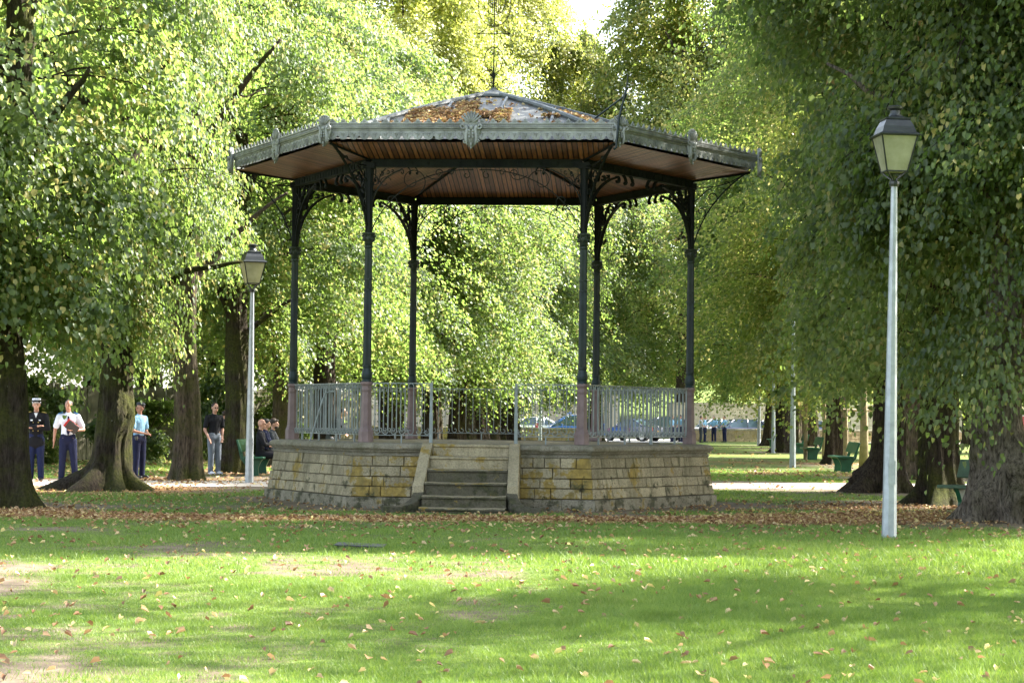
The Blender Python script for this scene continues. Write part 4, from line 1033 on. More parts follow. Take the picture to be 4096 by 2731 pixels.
lamp(12.3, 100.4, 5.2, .11, 'thin dark lamp post left of a trunk on the right lawn', 'lantern street lamps')
lamp(15.03, 129.8, 5.2, .12, 'small sunlit white lamp post near the parapet', 'lantern street lamps')
lamp(-3.25, 90.0, 5.0, .10, 'thin grey pole rising behind the low railing beside the open stair', 'lantern street lamps')
lamp(1.85, 135.0, 5.0, .13, 'sunlit thin pole in front of the blue car with the roof beacon', 'lantern street lamps')
lamp(0.0, 125.0, 5.0, .12, 'thin pole next to the black trunk behind the railing gate post', 'lantern street lamps')

# ---------------------------------------------------------------- benches
def bench(x, y, rot, label, L=1.8, worn=False, name='park_bench'):
    b = empty(name, (x, y, 0), rot, label=label, cat='bench', group='green park benches')
    m = MB(); m.bevbox((.24, 0, .45), (.50, L, .055), .012); m.build('seat', 'bench_green_worn' if worn else 'bench_green', b)
    m = MB(); R = Matrix.Rotation(R_(20), 3, 'Y'); m.bevbox((.60, 0, .74), (.05, L, .32), .012, R); m.build('backrest', 'bench_green_worn' if worn else 'bench_green', b)
    for s in (-1, 1):
        m = MB(); m.prism([(.04, .425), (.10, .34), (.16, .20), (.14, 0), (.44, 0), (.46, .2), (.50, .30), (.60, .42), (.70, .86), (.64, .88), (.52, .44), (.50, .425)], .09, (0, s*(L/2-.35)+.045, 0)); m.build('leg', 'bench_green', b)
    return b
bench(7.62, 34.8, R_(42), 'green bench half hidden behind the burly linden at the right edge', 1.7, True)
bench(9.65, 64.2, 0, 'green bench behind the front wooden stake, tall grass at its foot', 2.0)
bench(11.5, 84.2, 0, 'green bench with a pale seat beyond the thick dark linden', 2.0)
bench(13.2, 100.5, 0, 'small far green bench beside the thin lamp post and trunk', 2.0)
bench(14.8, 123.0, 0, 'farthest tiny green bench near the parapet', 2.0)
BLX, BLY = -6.25, 53.6
bench(BLX+.2, BLY, PI, 'green bench beside the left lamp post with three men sitting on it', 2.4)

# ---------------------------------------------------------------- stakes, sign, cover, fence, walls
def stakes(posts, rails, label, H=2.3, thick=None, base=None):
    bx, by = posts[0][:2]; r = empty('tree_stake', (bx, by, 0), 0, label=label, cat='tree stake', group='wooden tree stakes')
    for (x, y, h, rr_) in posts:
        m = MB(); x0, y0 = x-bx, y-by; m.tube([(x0, y0, -.05), (x0+.02, y0, h*.5), (x0-.01, y0, h)], rr_, 8); m.build('post', 'stake_wood', r)
    for (i, j, z) in rails:
        a, b_ = posts[i], posts[j]; m = MB(); m.tube([(a[0]-bx-.12, a[1]-by, z), (b_[0]-bx+.12, b_[1]-by, z)], .045, 6); m.build('rail', 'stake_wood', r)
stakes([(10.5, 67.3, 1.9, .075), (11.9, 68.4, 1.9, .075), (11.45, 66.8, 1.85, .07)], [(0, 1, 1.87)], 'three pale wooden stakes with a cross rail round a young tree by the bench')
stakes([(11.55, 84.0, 2.6, .08), (12.85, 88.0, 2.6, .08)], [], 'pair of slim brown stakes on either side of the second bench')
m = MB(); m.tube([(0, 0, -.05), (.02, .02, 1.2), (-.02, 0, 2.6), (.03, 0, 4.2)], [.16, .13, .11, .06], 10)
yt = empty('young_tree', (10.95, 66.5, 0), 0, label='young slender tree tied between the three wooden stakes', cat='tree'); m.build('trunk', 'stake_wood', yt, smooth=True)
yc, *ys_ = crown('crown', 44, 1.3, 2.2, 5.2, 90, 60, .13, 'leaf_linden', .5); link('crown', yc, yt)
m = MB(); m.tube([(0, 0, -.05), (0, 0, 2.0)], .03, 8); sg = empty('road_sign', (13.95, 58.0, 0), 0, label='round faded red road sign with a white rim at the right edge', cat='road sign'); m.build('pole', 'galvanised', sg)
m = MB(); m.lathe([(.33, 0), (.33, .012)], 40); o = m.build('sign_rim', 'sign_white', sg, (0, -.04, 1.42)); o.rotation_euler = (PI/2, 0, 0)
m = MB(); m.lathe([(.295, 0), (.295, .016)], 40); o = m.build('sign_face', 'sign_red', sg, (0, -.04, 1.42)); o.rotation_euler = (PI/2, 0, 0)
cvr = empty('utility_cover', (-1.70, 24.43, .0), R_(-2), label='flat dark metal cover lying raised on a pale slab in the lawn', cat='utility cover')
m = MB(); m.bevbox((0, 0, .036), (.56, .50, .016), .004, Matrix.Rotation(R_(1.5), 3, 'Y')); m.box((-.12, -.2, .046), (.03, .03, .012)); m.build('lid', 'cover_metal', cvr)
m = MB(); m.bevbox((.02, 0, .006), (.50, .46, .03), .006); m.build('slab', 'cover_stone', cvr)
for i, (x, y, sx, sz_) in enumerate(((-13.6, 61.5, 1.0, 1.0), (-11.6, 66.5, 1.3, .9), (-9.6, 70.5, 1.2, 1.15), (-15.6, 60.5, 1.1, 1.2), (-8.2, 74, 1.2, .8))):
    if i == 0:
        shc, *_q = crown('foliage', 91, 1.25, .25, 2.5, 150, 70, .10, 'leaf_linden_deep', .5)
        m = MB()
        for q in range(9): a = q*.7; m.tube([(0.05*math.cos(a), .05*math.sin(a), -.05), (.4*math.cos(a), .4*math.sin(a), .9), (.9*math.cos(a), .9*math.sin(a), 1.9)], [.02, .014, .006], 5)
        shs = free(m.build('stem', 'bark'))
    sb = empty('shrub', (x, y, 0), i*1.3, label=('dark shrub against the plank fence between the two officers', 'leafy shrub at the fence behind the gnarled linden', 'shrub at the fence behind the straight trunk', 'shrub by the fence behind the uniformed officer', 'shrub behind the man in the black T-shirt')[i], cat='shrub', group='shrubs along the plank fence'); sb.scale = (sx, sx, sz_)
    link('foliage', shc, sb); link('stem', shs, sb)
# plank fence behind the officers
fn = empty('plank_fence', (-17.5, 63.5, 0), math.atan2(16, 12.5), label='weathered upright plank fence behind the officers, patched with sun and ivy', cat='fence')
m = MB(); rgf = random.Random(9)
for i in range(118):
    x = i*.17; h = 2.35+rgf.uniform(-.08, .08); m.box((x, rgf.uniform(-.015, .015), h/2), (.155, .025, h), Matrix.Rotation(rgf.uniform(-.012, .012), 3, 'Y'))
m.build('plank_panel', 'fence_board', fn)
for i in range(8):
    m = MB(); m.box((i*2.5+.2, .09, 1.2), (.10, .12, 2.45)); m.build('post', 'stake_wood', fn)
m = MB(); m.box((10, .045, .5), (20, .05, .09)); m.build('rail', 'stake_wood', fn); m = MB(); m.box((10, .045, 1.9), (20, .05, .09)); m.build('rail', 'stake_wood', fn)
def wall(name, x0, y0, x1, y1, h, th, mat, cap, label, cap_h=.12, course=.3):
    L = math.hypot(x1-x0, y1-y0); r = empty(name, (x0, y0, 0), math.atan2(y1-y0, x1-x0), label=label, cat='wall')
    m = MB(); rgw = random.Random(int(L*10)); z = 0; hh = h-cap_h
    n = max(1, round(hh/course)); ch = hh/n
    for k in range(n):
        x = 0
        while x < L-.01:
            e = min(L, x+rgw.uniform(course*1.2, course*2.6)); 
            if L-e < course*.6: e = L
            m.bevbox(((x+e)/2, rgw.uniform(-.012, .012), ch*(k+.5)), (e-x-.012, th, ch-.012), .015); x = e
    m.box((L/2, 0, hh/2), (L-.05, th-.06, hh-.02)); m.build('masonry', mat, r)
    m = MB(); x = 0
    while x < L-.01: e = min(L, x+1.1); m.bevbox(((x+e)/2, 0, h-cap_h/2), (e-x-.008, th+.08, cap_h), .02); x = e
    m.build('coping', cap, r)
wall('parapet_wall', -16, 133.0, 4.8, 138.3, .90, .4, 'stone_low_wall', 'stone_coping', 'low mossy stone parapet below the cars, left of the entrance', .12)
wall('parapet_wall', 12.7, 149.6, 40.0, 163.5, .92, .4, 'stone_low_wall', 'stone_coping', 'low mossy stone parapet behind the three officers, right of the entrance', .12)
wall('boundary_wall', -40, 160.0, 7.6, 168.0, 3.4, .5, 'stone_far', 'stone_far', 'high pale ashlar wall behind the blue patrol car', .2, .38)
wall('boundary_wall', 12.6, 170.5, 60.0, 178.0, 2.9, .5, 'stone_far', 'stone_far', 'long beige wall behind the cars on the right', .2, .38)
m = MB(); m.bevbox((0, 0, 1.75), (.8, .8, 3.5), .03); m.bevbox((0, 0, 3.55), (1.0, 1.0, .2), .03); tag(m.build('gate_pillar', 'stone_far', None, (7.95, 168.0, 0)), 'square pale stone pillar ending the high wall', 'pillar')

# ---------------------------------------------------------------- cars
def car(label, x, y, rot, paint, kind='hatch', W=1.76, L=4.3, beacon=False, text=None):
    C = empty('parked_car', (x, y, .10), rot, label=label, cat='car', group='cars parked beyond the parapet')
    H = {'hatch': 1.48, 'sedan': 1.42, 'wagon': 1.50, 'mpv': 1.62, 'van': 2.2}[kind]
    belt = .90 if kind != 'van' else 1.15
    # side stations: x (front negative), top z of lower body, half width factor
    h = L/2
    low = [(-h, .38, .70), (-h+.03, .62, .86), (-h+.35, .74, .96), (-h+.95, belt-.04, 1.0), (-h+1.4, belt, 1.0), (0, belt, 1.0), (h-1.1, belt+.02, 1.0), (h-.5, belt+(.04 if kind != 'sedan' else .06), .98), (h-.06, belt-.02, .88), (h, .55, .80), (h, .38, .74)]
    P = []; prof = lambda zt, wf: [(0, .22), (wf*.90, .22), (wf*.98, .34), (wf*1.0, .55), (wf*.985, zt-.05), (wf*.93, zt), (0, zt+.02)]
    m = MB(); n = 7
    for X_, zt, wf in low:
        for s_ in (1, -1):
            for a, z in prof(max(zt, .40), wf*W/2): P.append((X_, s_*a, z))
    F = []
    for i in range(len(low)-1):
        for s_ in (0, 1):
            for j in range(n-1):
                a = i*2*n+s_*n+j; b_ = a+2*n; F.append((a, b_, b_+1, a+1) if s_ else (a, a+1, b_+1, b_))
    for i in (0, len(low)-1): F.append(tuple(i*2*n+j for j in range(n))); F.append(tuple(i*2*n+n+j for j in range(n)))
    m.add(P, F); m.build('body', paint, C, smooth=False)
    # glasshouse
    if kind == 'sedan': top = [(-h+1.15, belt, 0), (-h+1.95, H-.05, 1), (-h+2.5, H, 1), (h-1.75, H-.03, 1), (h-.75, belt+.04, 0)]
    elif kind == 'mpv': top = [(-h+.75, belt-.02, 0), (-h+1.9, H-.06, 1), (-h+2.5, H, 1), (h-.75, H-.05, 1), (h-.12, belt+.05, 0)]
    elif kind == 'van': top = [(-h+.55, belt, 0), (-h+1.2, H-.08, 1), (-h+1.7, H, 1), (h-.2, H, 1), (h-.03, belt+.05, 0)]
    else: top = [(-h+1.05, belt, 0), (-h+1.85, H-.05, 1), (-h+2.4, H, 1), (h-.85 if kind == 'wagon' else h-1.0, H-.06, 1), (h-.12 if kind == 'wagon' else h-.2, belt+.05, 0)]
    bw, tw = W/2*.93, W/2*.72; g = MB(); P = []
    for X_, z, k in top:
        w_ = tw if k else bw; P += [(X_, -w_, z), (X_, w_, z)]
    base = [(X_, belt) for X_, z, k in top]
    for X_, z in base: P += [(X_, -bw, z-.02), (X_, bw, z-.02)]
    nT = len(top); F = [(2*i, 2*i+1, 2*i+3, 2*i+2) for i in range(nT-1)]
    F += [(2*i, 2*i+2, 2*nT+2*i+2, 2*nT+2*i) for i in range(nT-1)]+[(2*i+1, 2*nT+2*i+1, 2*nT+2*i+3, 2*i+3) for i in range(nT-1)]
    g.add(P, F); g.build('window', 'car_glass', C)
    r = MB(); P = []
    rt = top[1:4]
    for X_, z, k in [(top[1][0]-.05, top[1][1]-.03, 1)]+rt+[(top[3][0]+.06, top[3][1]-.05, 1)]:
        for a in (-tw-.015, -tw*.6, 0, tw*.6, tw+.015): P.append((X_, a, z+.028-.03*(a/tw)**2))
    r.add(P, [(i*5+j, i*5+j+1, i*5+6+j, i*5+5+j) for i in range(4) for j in range(4)])
    for s_ in (-1, 1):
        pil = [(0, 1, .035), (4, 3, .05 if kind == 'sedan' else .08)]
        for a, b_, w_ in pil: r.tube([(top[a][0], s_*bw*.995, top[a][1]), (top[b_][0], s_*(tw+.005), top[b_][1])], w_, 5)
        for X_ in ((top[1][0]+top[3][0])/2+.05, top[3][0]-(.15 if kind != 'sedan' else .05)): r.tube([(X_, s_*(bw+.002), belt), (X_+.03, s_*(tw+.012), H-.02)], .032, 4)
    r.build('roof', paint, C, smooth=True)
    for X_ in (-h+.82, h-.80):
        for s_ in (-1, 1):
            w_ = MB(); w_.lathe([(.16, -.09), (.29, -.10), (.315, -.07), (.315, .07), (.29, .10), (.16, .09)], 24); wo_ = w_.build('wheel', 'tyre', C, (X_, s_*(W/2-.10), .315-.10)); wo_.rotation_euler = (PI/2, 0, 0)
            w_ = MB(); w_.lathe([(.20, -.105), (.19, -.095), (.05, -.085), (.02, -.10)] if s_ > 0 else [(.20, .105), (.19, .095), (.05, .085), (.02, .10)], 20)
            for q in range(5): an = 2*PI*q/5; w_.box((.11*math.cos(an), .11*math.sin(an), (-.10 if s_ > 0 else .10)), (.16, .04, .02), Matrix.Rotation(an, 3, 'Z'))
            w_.build('rim', 'rim', wo_)
    for s_ in (-1, 1):
        q = MB(); q.ell((-h+.14, s_*W/2*.66, .62), (.14, .20, .09), 10, 6); q.build('headlight', 'lens_white', C)
        q = MB(); q.ell((h-.05, s_*W/2*.80, .74 if kind != 'wagon' else .80), (.07, .13, .13 if kind != 'mpv' else .2), 10, 6); q.build('taillight', 'tail_red', C)
        q = MB(); q.ell((-h+1.45, s_*(W/2+.07), belt+.07), (.06, .09, .07), 8, 6); q.build('mirror', paint, C)
    q = MB(); q.box((h+.012, 0, .60), (.012, .50, .11)); q.build('number_plate', 'plate_orange' if kind == 'sedan' else 'lens_white', C)
    q = MB(); q.box((0, W/2+.004, .32), (L*.5, .02, .06)); q.box((0, -W/2-.004, .32), (L*.5, .02, .06)); q.build('sill_strip', 'plastic_dark', C)
    if beacon:
        b_ = MB(); b_.box((-.15, 0, H+.05), (.30, .95, .06)); bo = b_.build('light_bar', 'lens_white', C)
        b_ = MB(); b_.bevbox((-.15, -.33, H+.14), (.24, .28, .13), .03); b_.bevbox((-.15, .33, H+.14), (.24, .28, .13), .03); b_.build('beacon', 'beacon_blue', bo)
    if text:
        tc = bpy.data.curves.new('lettering', 'FONT'); tc.body = text; tc.size = .24; tc.extrude = .004; tc.align_x = 'CENTER'
        to = bpy.data.objects.new('lettering', tc); COL.objects.link(to); bpy.context.view_layer.update()
        me_ = bpy.data.meshes.new_from_object(to.evaluated_get(bpy.context.evaluated_depsgraph_get())); bpy.data.objects.remove(to); me_.materials.clear(); me_.materials.append(M['sign_white'])
        o = link('lettering', me_, C, (.15, -W/2-.008, .58)); o.rotation_euler = (PI/2, 0, 0)
    return C
car('bright blue patrol car with a blue roof beacon and white side lettering', 4.15, 146.2, R_(6), 'car_blue', 'mpv', 1.8, 4.5, True, 'GENDARMERIE')
car('dark blue saloon seen from behind with an orange number plate', 8.35, 147.0, R_(-38), 'car_navy_light', 'sedan', 1.72, 4.3)
car('dark navy hatchback behind the right railing', 10.5, 150.8, R_(10), 'car_navy', 'mpv', 1.76, 4.2)
car('dark navy estate car behind the three standing officers', 16.4, 155.6, R_(14), 'car_navy', 'wagon', 1.76, 4.6)
car('silver-grey car behind the bonnet of the navy estate car', 15.2, 161.5, R_(12), 'car_silver', 'hatch')
car('white car half hidden by the tree beside the far lamp post', 19.6, 162.0, R_(14), 'car_white', 'hatch')
car('dark car at the far right behind the white car', 22.0, 160.0, R_(16), 'car_navy', 'hatch')
car('white car behind the leaves beside the black trunk', 1.2, 150.5, R_(8), 'car_white', 'hatch')
car('navy blue car glimpsed between the trunks behind the low railing', -2.4, 143.0, R_(8), 'car_navy_light', 'hatch')
m = MB(); m.box((0, 0, .55), (.22, .12, 1.1)); m.box((0, 0, 1.12), (.26, .16, .06)); tag(m.build('bollard', 'sign_red', None, (1.75, 146.8, .02)), 'small red post in front of the pale wall', 'bollard')

# ---------------------------------------------------------------- people
def fuse(name, shapes, mat, parent, voxel=.014, smooth=3):
    """union of overlapping limb shapes into one continuous skin"""
    m = MB()
    for s_ in shapes:
        if s_[0] == 'c':
            _, a, b, ra, rb = s_[:5]; sq = s_[5] if len(s_) > 5 else 1.0
            a, b = Vector(a), Vector(b); n = 6; L = (b-a)
            pts, rd = [], []
            for i in range(5): ph = PI/2*i/4; pts.append(a-L.normalized()*ra*math.cos(ph)*.9); rd.append(max(.002, ra*math.sin(ph)))
            for i in range(1, n): pts.append(a+L*i/n); rd.append(ra+(rb-ra)*i/n)
            for i in range(5): ph = PI/2*i/4; pts.append(b+L.normalized()*rb*math.sin(ph)*.9); rd.append(max(.002, rb*math.cos(ph)))
            cr = [(math.cos(2*PI*i/12), sq*math.sin(2*PI*i/12)) for i in range(12)]
            m.tube(pts, rd, 12, True, cr, up=s_[6] if len(s_) > 6 else None)
        else: m.ell(s_[1], s_[2], 14, 10, s_[3] if len(s_) > 3 else None)
    o = m.build(name, mat, parent)
    md = o.modifiers.new('r', 'REMESH'); md.mode = 'VOXEL'; md.voxel_size = voxel; md.use_smooth_shade = True
    sm = o.modifiers.new('s', 'SMOOTH'); sm.iterations = smooth; sm.factor = .5
    bpy.context.view_layer.update(); dg = bpy.context.evaluated_depsgraph_get()
    me = bpy.data.meshes.new_from_object(o.evaluated_get(dg)); o.modifiers.clear(); old = o.data; o.data = me; me.name = name; bpy.data.meshes.remove(old)
    if not me.materials: me.materials.append(M[mat])
    return o
def V3(*a): return Vector(a)
def person(label, loc, rot, H=1.8, st=None, arms=((None, None), (None, None)), seated=False, head_yaw=0.0, group=None, vox=.014, lean=0.0, feet=(.11, .11), yawtorso=0.0):
    """faces local -Y; arms: (elbow, wrist) for -x and +x side in body coordinates"""
    st = st or {}; k = H/1.80
    r = empty('person', loc, rot, label=label, cat='person', group=group); r.scale = (k, k, k)
    hz = .93 if not seated else .54
    dz = hz-.93
    sh = lambda p: V3(p[0], p[1]+lean*(p[2]-.93), p[2]+dz)      # torso space to body
    neck, headc = sh((0, .01, 1.50)), sh((0, -.02, 1.665))
    legs = []
    for s_, fo in ((-1, feet[0]), (1, feet[1])):
        hip = V3(s_*.09, .0, hz-.02)
        if seated: kn = V3(s_*.12, -.44, .50); an = V3(s_*.12, -.42-.03*s_, .09)
        else: kn = V3(s_*(.09+fo)/2, -.015, .50); an = V3(s_*fo, .01, .09)
        legs.append((hip, kn, an))
    aj = []
    for s_, (el, wr) in zip((-1, 1), arms):
        shd = sh((s_*.195, .015, 1.43)); el = sh(el) if el else sh((s_*.255, .03, 1.14)); wr = sh(wr) if wr else sh((s_*.26, -.04, .90)); aj.append((shd, el, wr))
    torso = lambda g: [('c', sh((0, .0, 1.36)), sh((0, .01, 1.10)), .150+g, .135+g, .72, (1, 0, 0)), ('c', sh((0, .01, 1.10)), sh((0, .01, .97)), .135+g, .148+g, .74, (1, 0, 0)), ('c', sh((-.13, .015, 1.42)), sh((.13, .015, 1.42)), .062+g, .062+g), ('c', sh((-.09, 0, 1.34)), sh((.09, 0, 1.34)), .09+g, .09+g)]
    B = torso(0)+[('c', neck-V3(0, 0, .06), neck+V3(0, -.015, .09), .058, .052), ('c', V3(-.07, 0, hz), V3(.07, 0, hz), .115, .115)]
    hy = Matrix.Rotation(head_yaw, 3, 'Z'); hp = lambda x, y, z: headc+hy @ V3(x, y, z)
    B += [('e', headc+V3(0, 0, .02), (.077, .098, .108)), ('e', hp(0, -.03, -.05), (.058, .070, .070)), ('e', hp(0, -.035, -.085), (.038, .045, .035)), ('e', hp(0, -.105, -.012), (.014, .024, .028)), ('e', hp(0, -.088, .018), (.055, .018, .014)), ('e', hp(0, -.095, -.058), (.027, .012, .010)),
          ('e', hp(-.079, .008, -.005), (.012, .022, .032)), ('e', hp(.079, .008, -.005), (.012, .022, .032))]
    for s_, (a, e, w_) in zip((-1, 1), aj):
        B += [('c', a, e, .052, .040), ('c', e, w_, .041, .027)]
        d = (w_-e).normalized(); side = d.cross(V3(0, 0, 1)); side = (side.normalized() if side.length > .2 else V3(0, -1, 0)); 
        pc = w_+d*.045; nrm = d.cross(side).normalized()
        B += [('c', w_, w_+d*.075, .026, .034, .55, tuple(side))]
        for q, (o_, fl) in enumerate(((-.026, .062), (-.009, .072), (.009, .068), (.026, .055))):
            b0 = w_+d*.09+side*o_; b1 = b0+d*fl*.55; b2 = b1+(d*.6+nrm*.8*(-s_)).normalized()*fl*.5
            B += [('c', b0, b1, .0105, .0095), ('c', b1, b2, .0095, .008)]
        B += [('c', w_+d*.03+side*-.030, w_+d*.075+side*-.058-nrm*.01, .0115, .009)]
    for hip, kn, an in legs:
        B += [('c', hip, kn, .088, .058), ('c', kn, an, .057, .038), ('c', an+V3(0, .02, -.05), an+V3(0, -.15, -.055), .040, .034)]
    body = fuse('body', B, st.get('skin', 'skin'), r, vox, 2)
    # clothes
    g = .014; sl = st.get('sleeve', 'short'); S_ = torso(g)
    if st.get('jacket'): S_ += [('c', sh((0, .01, 1.05)), sh((0, .01, .92)), .158, .175, .76, (1, 0, 0)), ('c', sh((-.06, .005, .90)), sh((.06, .005, .90)), .137, .137), ('c', sh((-.075, .005, .83)), sh((.075, .005, .83)), .137, .137)]
    S_ += [('c', neck-V3(0, 0, .07), neck+V3(0, 0, .0), .075, .064)]
    for a, e, w_ in aj:
        if sl == 'short': S_ += [('c', a, a+(e-a)*.72, .066, .070)]
        else: S_ += [('c', a, e, .068, .058), ('c', e, e+(w_-e)*.93, .058, .042)]
    fuse('jacket' if st.get('jacket') else 'shirt', S_, st.get('top', 'cloth_black'), r, vox)
    tr = [('c', V3(-.06, .005, hz+.045), V3(.06, .005, hz+.045), .118, .118), ('c', V3(-.075, .005, hz-.02), V3(.075, .005, hz-.02), .124, .124)]
    for hip, kn, an in legs: tr += [('c', hip, kn, .106, .080), ('c', kn, an+V3(0, 0, -.01), .079, .068)]
    fuse('trousers', tr, st.get('legs', 'cloth_navy'), r, vox)
    for hip, kn, an in legs:
        fuse('shoe', [('c', an+V3(0, .035, -.05), an+V3(0, -.05, -.045), .045, .046), ('c', an+V3(0, -.05, -.05), an+V3(0, -.19, -.058), .044, .034)], st.get('shoe', 'leather_black'), r, vox*.8, 1)
    if not seated: m = MB(); m.lathe([(.150, -.022), (.154, 0), (.150, .022)], 24, tuple(sh((0, .01, 1.0))), sx=1, sy=.78); m.build('belt', 'leather_black', r) if not st.get('jacket') else None
    # hair / hats
    hr = st.get('hair'); up = V3(0, 0, 1)
    if hr:
        hs = [('e', headc+hy @ V3(0, .020, .042), (.086, .100, .098))]
        if st.get('long'): hs += [('e', headc+hy @ V3(0, .03, .06), (.095, .11, .095)), ('e', headc+hy @ V3(0, -.075, .085), (.06, .03, .035))]
        o = fuse('hair', hs, hr, r, .012, 1)
    if st.get('beard'): fuse('beard', [('e', hp(0, -.045, -.078), (.060, .062, .048))], st['beard'], r, .01, 1)
    for s_ in (-1, 1):
        m = MB(); m.ell(hp(s_*.031, -.091, .003), (.013, .008, .007), 8, 6); m.build('eye', 'eye_dark', r)
    m = MB(); m.ell(hp(0, -.107, -.058), (.021, .005, .003), 8, 4); m.build('mouth', 'skin_tan', r)
    if st.get('glasses'):
        m = MB(); dk = st['glasses'] == 'dark'
        for s_ in (-1, 1):
            if dk: m.ell(hp(s_*.033, -.105, .004), (.026, .006, .015), 10, 6)
            else: m.tube([hp(s_*.033+.022*math.cos(a), -.108, .004+.014*math.sin(a)) for a in [i*PI/5 for i in range(11)]], .0025, 4)
            m.tube([hp(s_*.058, -.10, .008), hp(s_*.079, .01, .006)], .003, 4)
        m.tube([hp(-.012, -.11, .008), hp(.012, -.11, .008)], .003, 4); m.build('glasses', 'plastic_dark', r)
    hat = st.get('hat')
    if hat == 'kepi':
        m = MB(); c = headc+V3(0, .0, .058); m.mat('cloth_black').lathe([(.094, -.01), (.095, .035), (.092, .085)], 24, tuple(c), sy=1.1); m.mat('cloth_white').lathe([(.097, -.012), (.0975, .012)], 24, tuple(c), sy=1.1, cap=False)
        m.mat('cloth_white').lathe([(.096, .045), (.095, .082), (.085, .090), (.02, .092)], 24, tuple(c), sy=1.1)
        m.mat('leather_black').prism([(-.085, 0), (-.07, -.05), (0, -.075), (.07, -.05), (.085, 0), (0, .03)], .006, tuple(c+hy @ V3(0, -.085, -.005)), tuple(hy @ V3(1, 0, 0)), tuple(hy @ V3(0, 1, -.35)), (0, 0, 1)); m.build('peaked_hat', 'cloth_black', r)
    if hat == 'cap':
        fuse('garrison_cap', [('e', headc+hy @ V3(0, .012, .088), (.086, .125, .045)), ('e', headc+hy @ V3(0, -.02, .10), (.055, .10, .045))], 'cloth_darkgrey', r, .01, 1)
    if st.get('tie'):
        m = MB(); f = lambda z: sh((0, -.125-.010*(1.3-z), z)); m.add([f(1.46)+V3(-.018, .045, 0), f(1.46)+V3(.018, .045, 0), f(1.42)+V3(.016, .012, 0), f(1.30)+V3(.028, 0, 0), f(1.10)+V3(.038, .0, 0), f(.99)+V3(0, -.005, 0), f(1.10)+V3(-.038, 0, 0), f(1.30)+V3(-.028, 0, 0), f(1.42)+V3(-.016, .012, 0)], [(0, 1, 2, 8), (8, 2, 3, 7), (7, 3, 4, 6), (6, 4, 5)])
        m.v = m.v+[tuple(Vector(p)+V3(0, .012, 0)) for p in m.v]; m.f += [(i+9 for i in ())] if 0 else []; m.add([], []); k_ = 9
        for a, b_ in zip((0, 8, 7, 6, 5, 4, 3, 2, 1), (8, 7, 6, 5, 4, 3, 2, 1, 0)): m.f.append((a, b_, b_+k_, a+k_)); m.mi.append(0)
        m.build('tie', 'cloth_navy', r)
    if st.get('epaulette'):
        for s_ in (-1, 1):
            m = MB(); m.bevbox(sh((s_*.165, .01, 1.505)), (.11, .07, .014), .004, Matrix.Rotation(s_*.28, 3, 'Y')); m.build('epaulette', st['epaulette'], r)
    if st.get('buttons'):
        for zz in (1.28, 1.20, 1.10):
            for s_ in (-1, 1): m = MB(); m.ell(sh((s_*.055, -.150, zz)), (.011, .006, .011), 8, 5); m.build('button', 'gold', r)
        m = MB(); m.prism([(-.04, .06), (.04, .06), (0, -.05)], .008, sh((0, -.118, 1.43))); m.build('shirt_front', 'cloth_white', r)
        m = MB(); m.bevbox(sh((-.09, -.135, 1.33)), (.05, .01, .03), .003); m.build('badge', 'cloth_white', r); m = MB(); m.bevbox(sh((.085, -.135, 1.33)), (.045, .01, .025), .003); m.build('badge', 'cloth_white', r)
    if st.get('pocket'):
        for s_ in (-1, 1): m = MB(); m.bevbox(sh((s_*.085, -.128, 1.28)), (.10, .012, .10), .004); m.bevbox(sh((s_*.085, -.133, 1.325)), (.105, .012, .03), .004); m.build('pocket', st['top'], r)
    if st.get('holster'): m = MB(); m.bevbox(sh((.165, .0, .93)), (.06, .10, .16), .015); m.bevbox(sh((-.15, -.05, .95)), (.06, .08, .10), .012); m.build('holster', 'leather_black', r)
    return r, aj, sh
# officer in dark dress uniform, arms folded
person('officer in black dress uniform with a black and white peaked hat, arms folded', (-10.42, 47.0, 0), R_(8), 1.80, dict(top='cloth_black', sleeve='long', jacket=True, legs='cloth_trouser_blue', hair='hair_grey', hat='kepi', buttons=True, skin='skin', epaulette='gold'),
       (((-.27, -.10, 1.15), (.05, -.25, 1.20)), ((.27, -.10, 1.15), (-.06, -.21, 1.16))), head_yaw=.05, feet=(.10, .12))
# officer in white shirt with books
r_, aj_, sh_ = person('officer in a white short-sleeved shirt and navy tie holding a red book', (-9.65, 46.68, 0), R_(12), 1.79, dict(top='cloth_white', legs='cloth_navy', hair='hair_grey', tie=True, epaulette='cloth_blue_epaulette', pocket=True, skin='skin_tan'),
       (((-.28, .04, 1.13), (-.30, .0, .88)), ((.33, -.02, 1.14), (.10, -.22, 1.13))), head_yaw=-.35, feet=(.13, .17))
bk = empty('book', (-9.65, 46.68, 0), R_(12), label='red and brown books held against the white shirt', cat='book')
Rb = Matrix.Rotation(R_(38), 3, 'Y')
m = MB(); m.bevbox((.06, -.225, 1.215), (.28, .03, .20), .004, Rb); m.build('cover', 'book_red', bk); m = MB(); m.bevbox((.085, -.262, 1.185), (.27, .025, .19), .004, Rb); m.build('folder', 'book_brown', bk)
person('officer in a light blue shirt and dark side cap behind the gnarled tree', (-8.64, 49.8, 0), R_(55), 1.76, dict(top='cloth_lightblue', legs='cloth_navy', hair='hair_brown', hat='cap', holster=True, skin='skin_tan'),
       (((-.25, -.05, 1.12), (-.05, -.24, 1.06)), ((.26, .03, 1.12), (.10, -.20, 1.06))), head_yaw=-1.9, feet=(.10, .12))
person('man in a black T-shirt, grey trousers and sunglasses, hand in pocket', (-7.45, 53.8, 0), R_(38), 1.80, dict(top='cloth_black', legs='cloth_grey', hair='hair_brown', glasses='dark', shoe='shoe_white'),
       (((-.26, .03, 1.12), (-.20, -.08, .90)), ((.25, .03, 1.12), (.19, -.06, .92))), head_yaw=-.15, feet=(.09, .13))
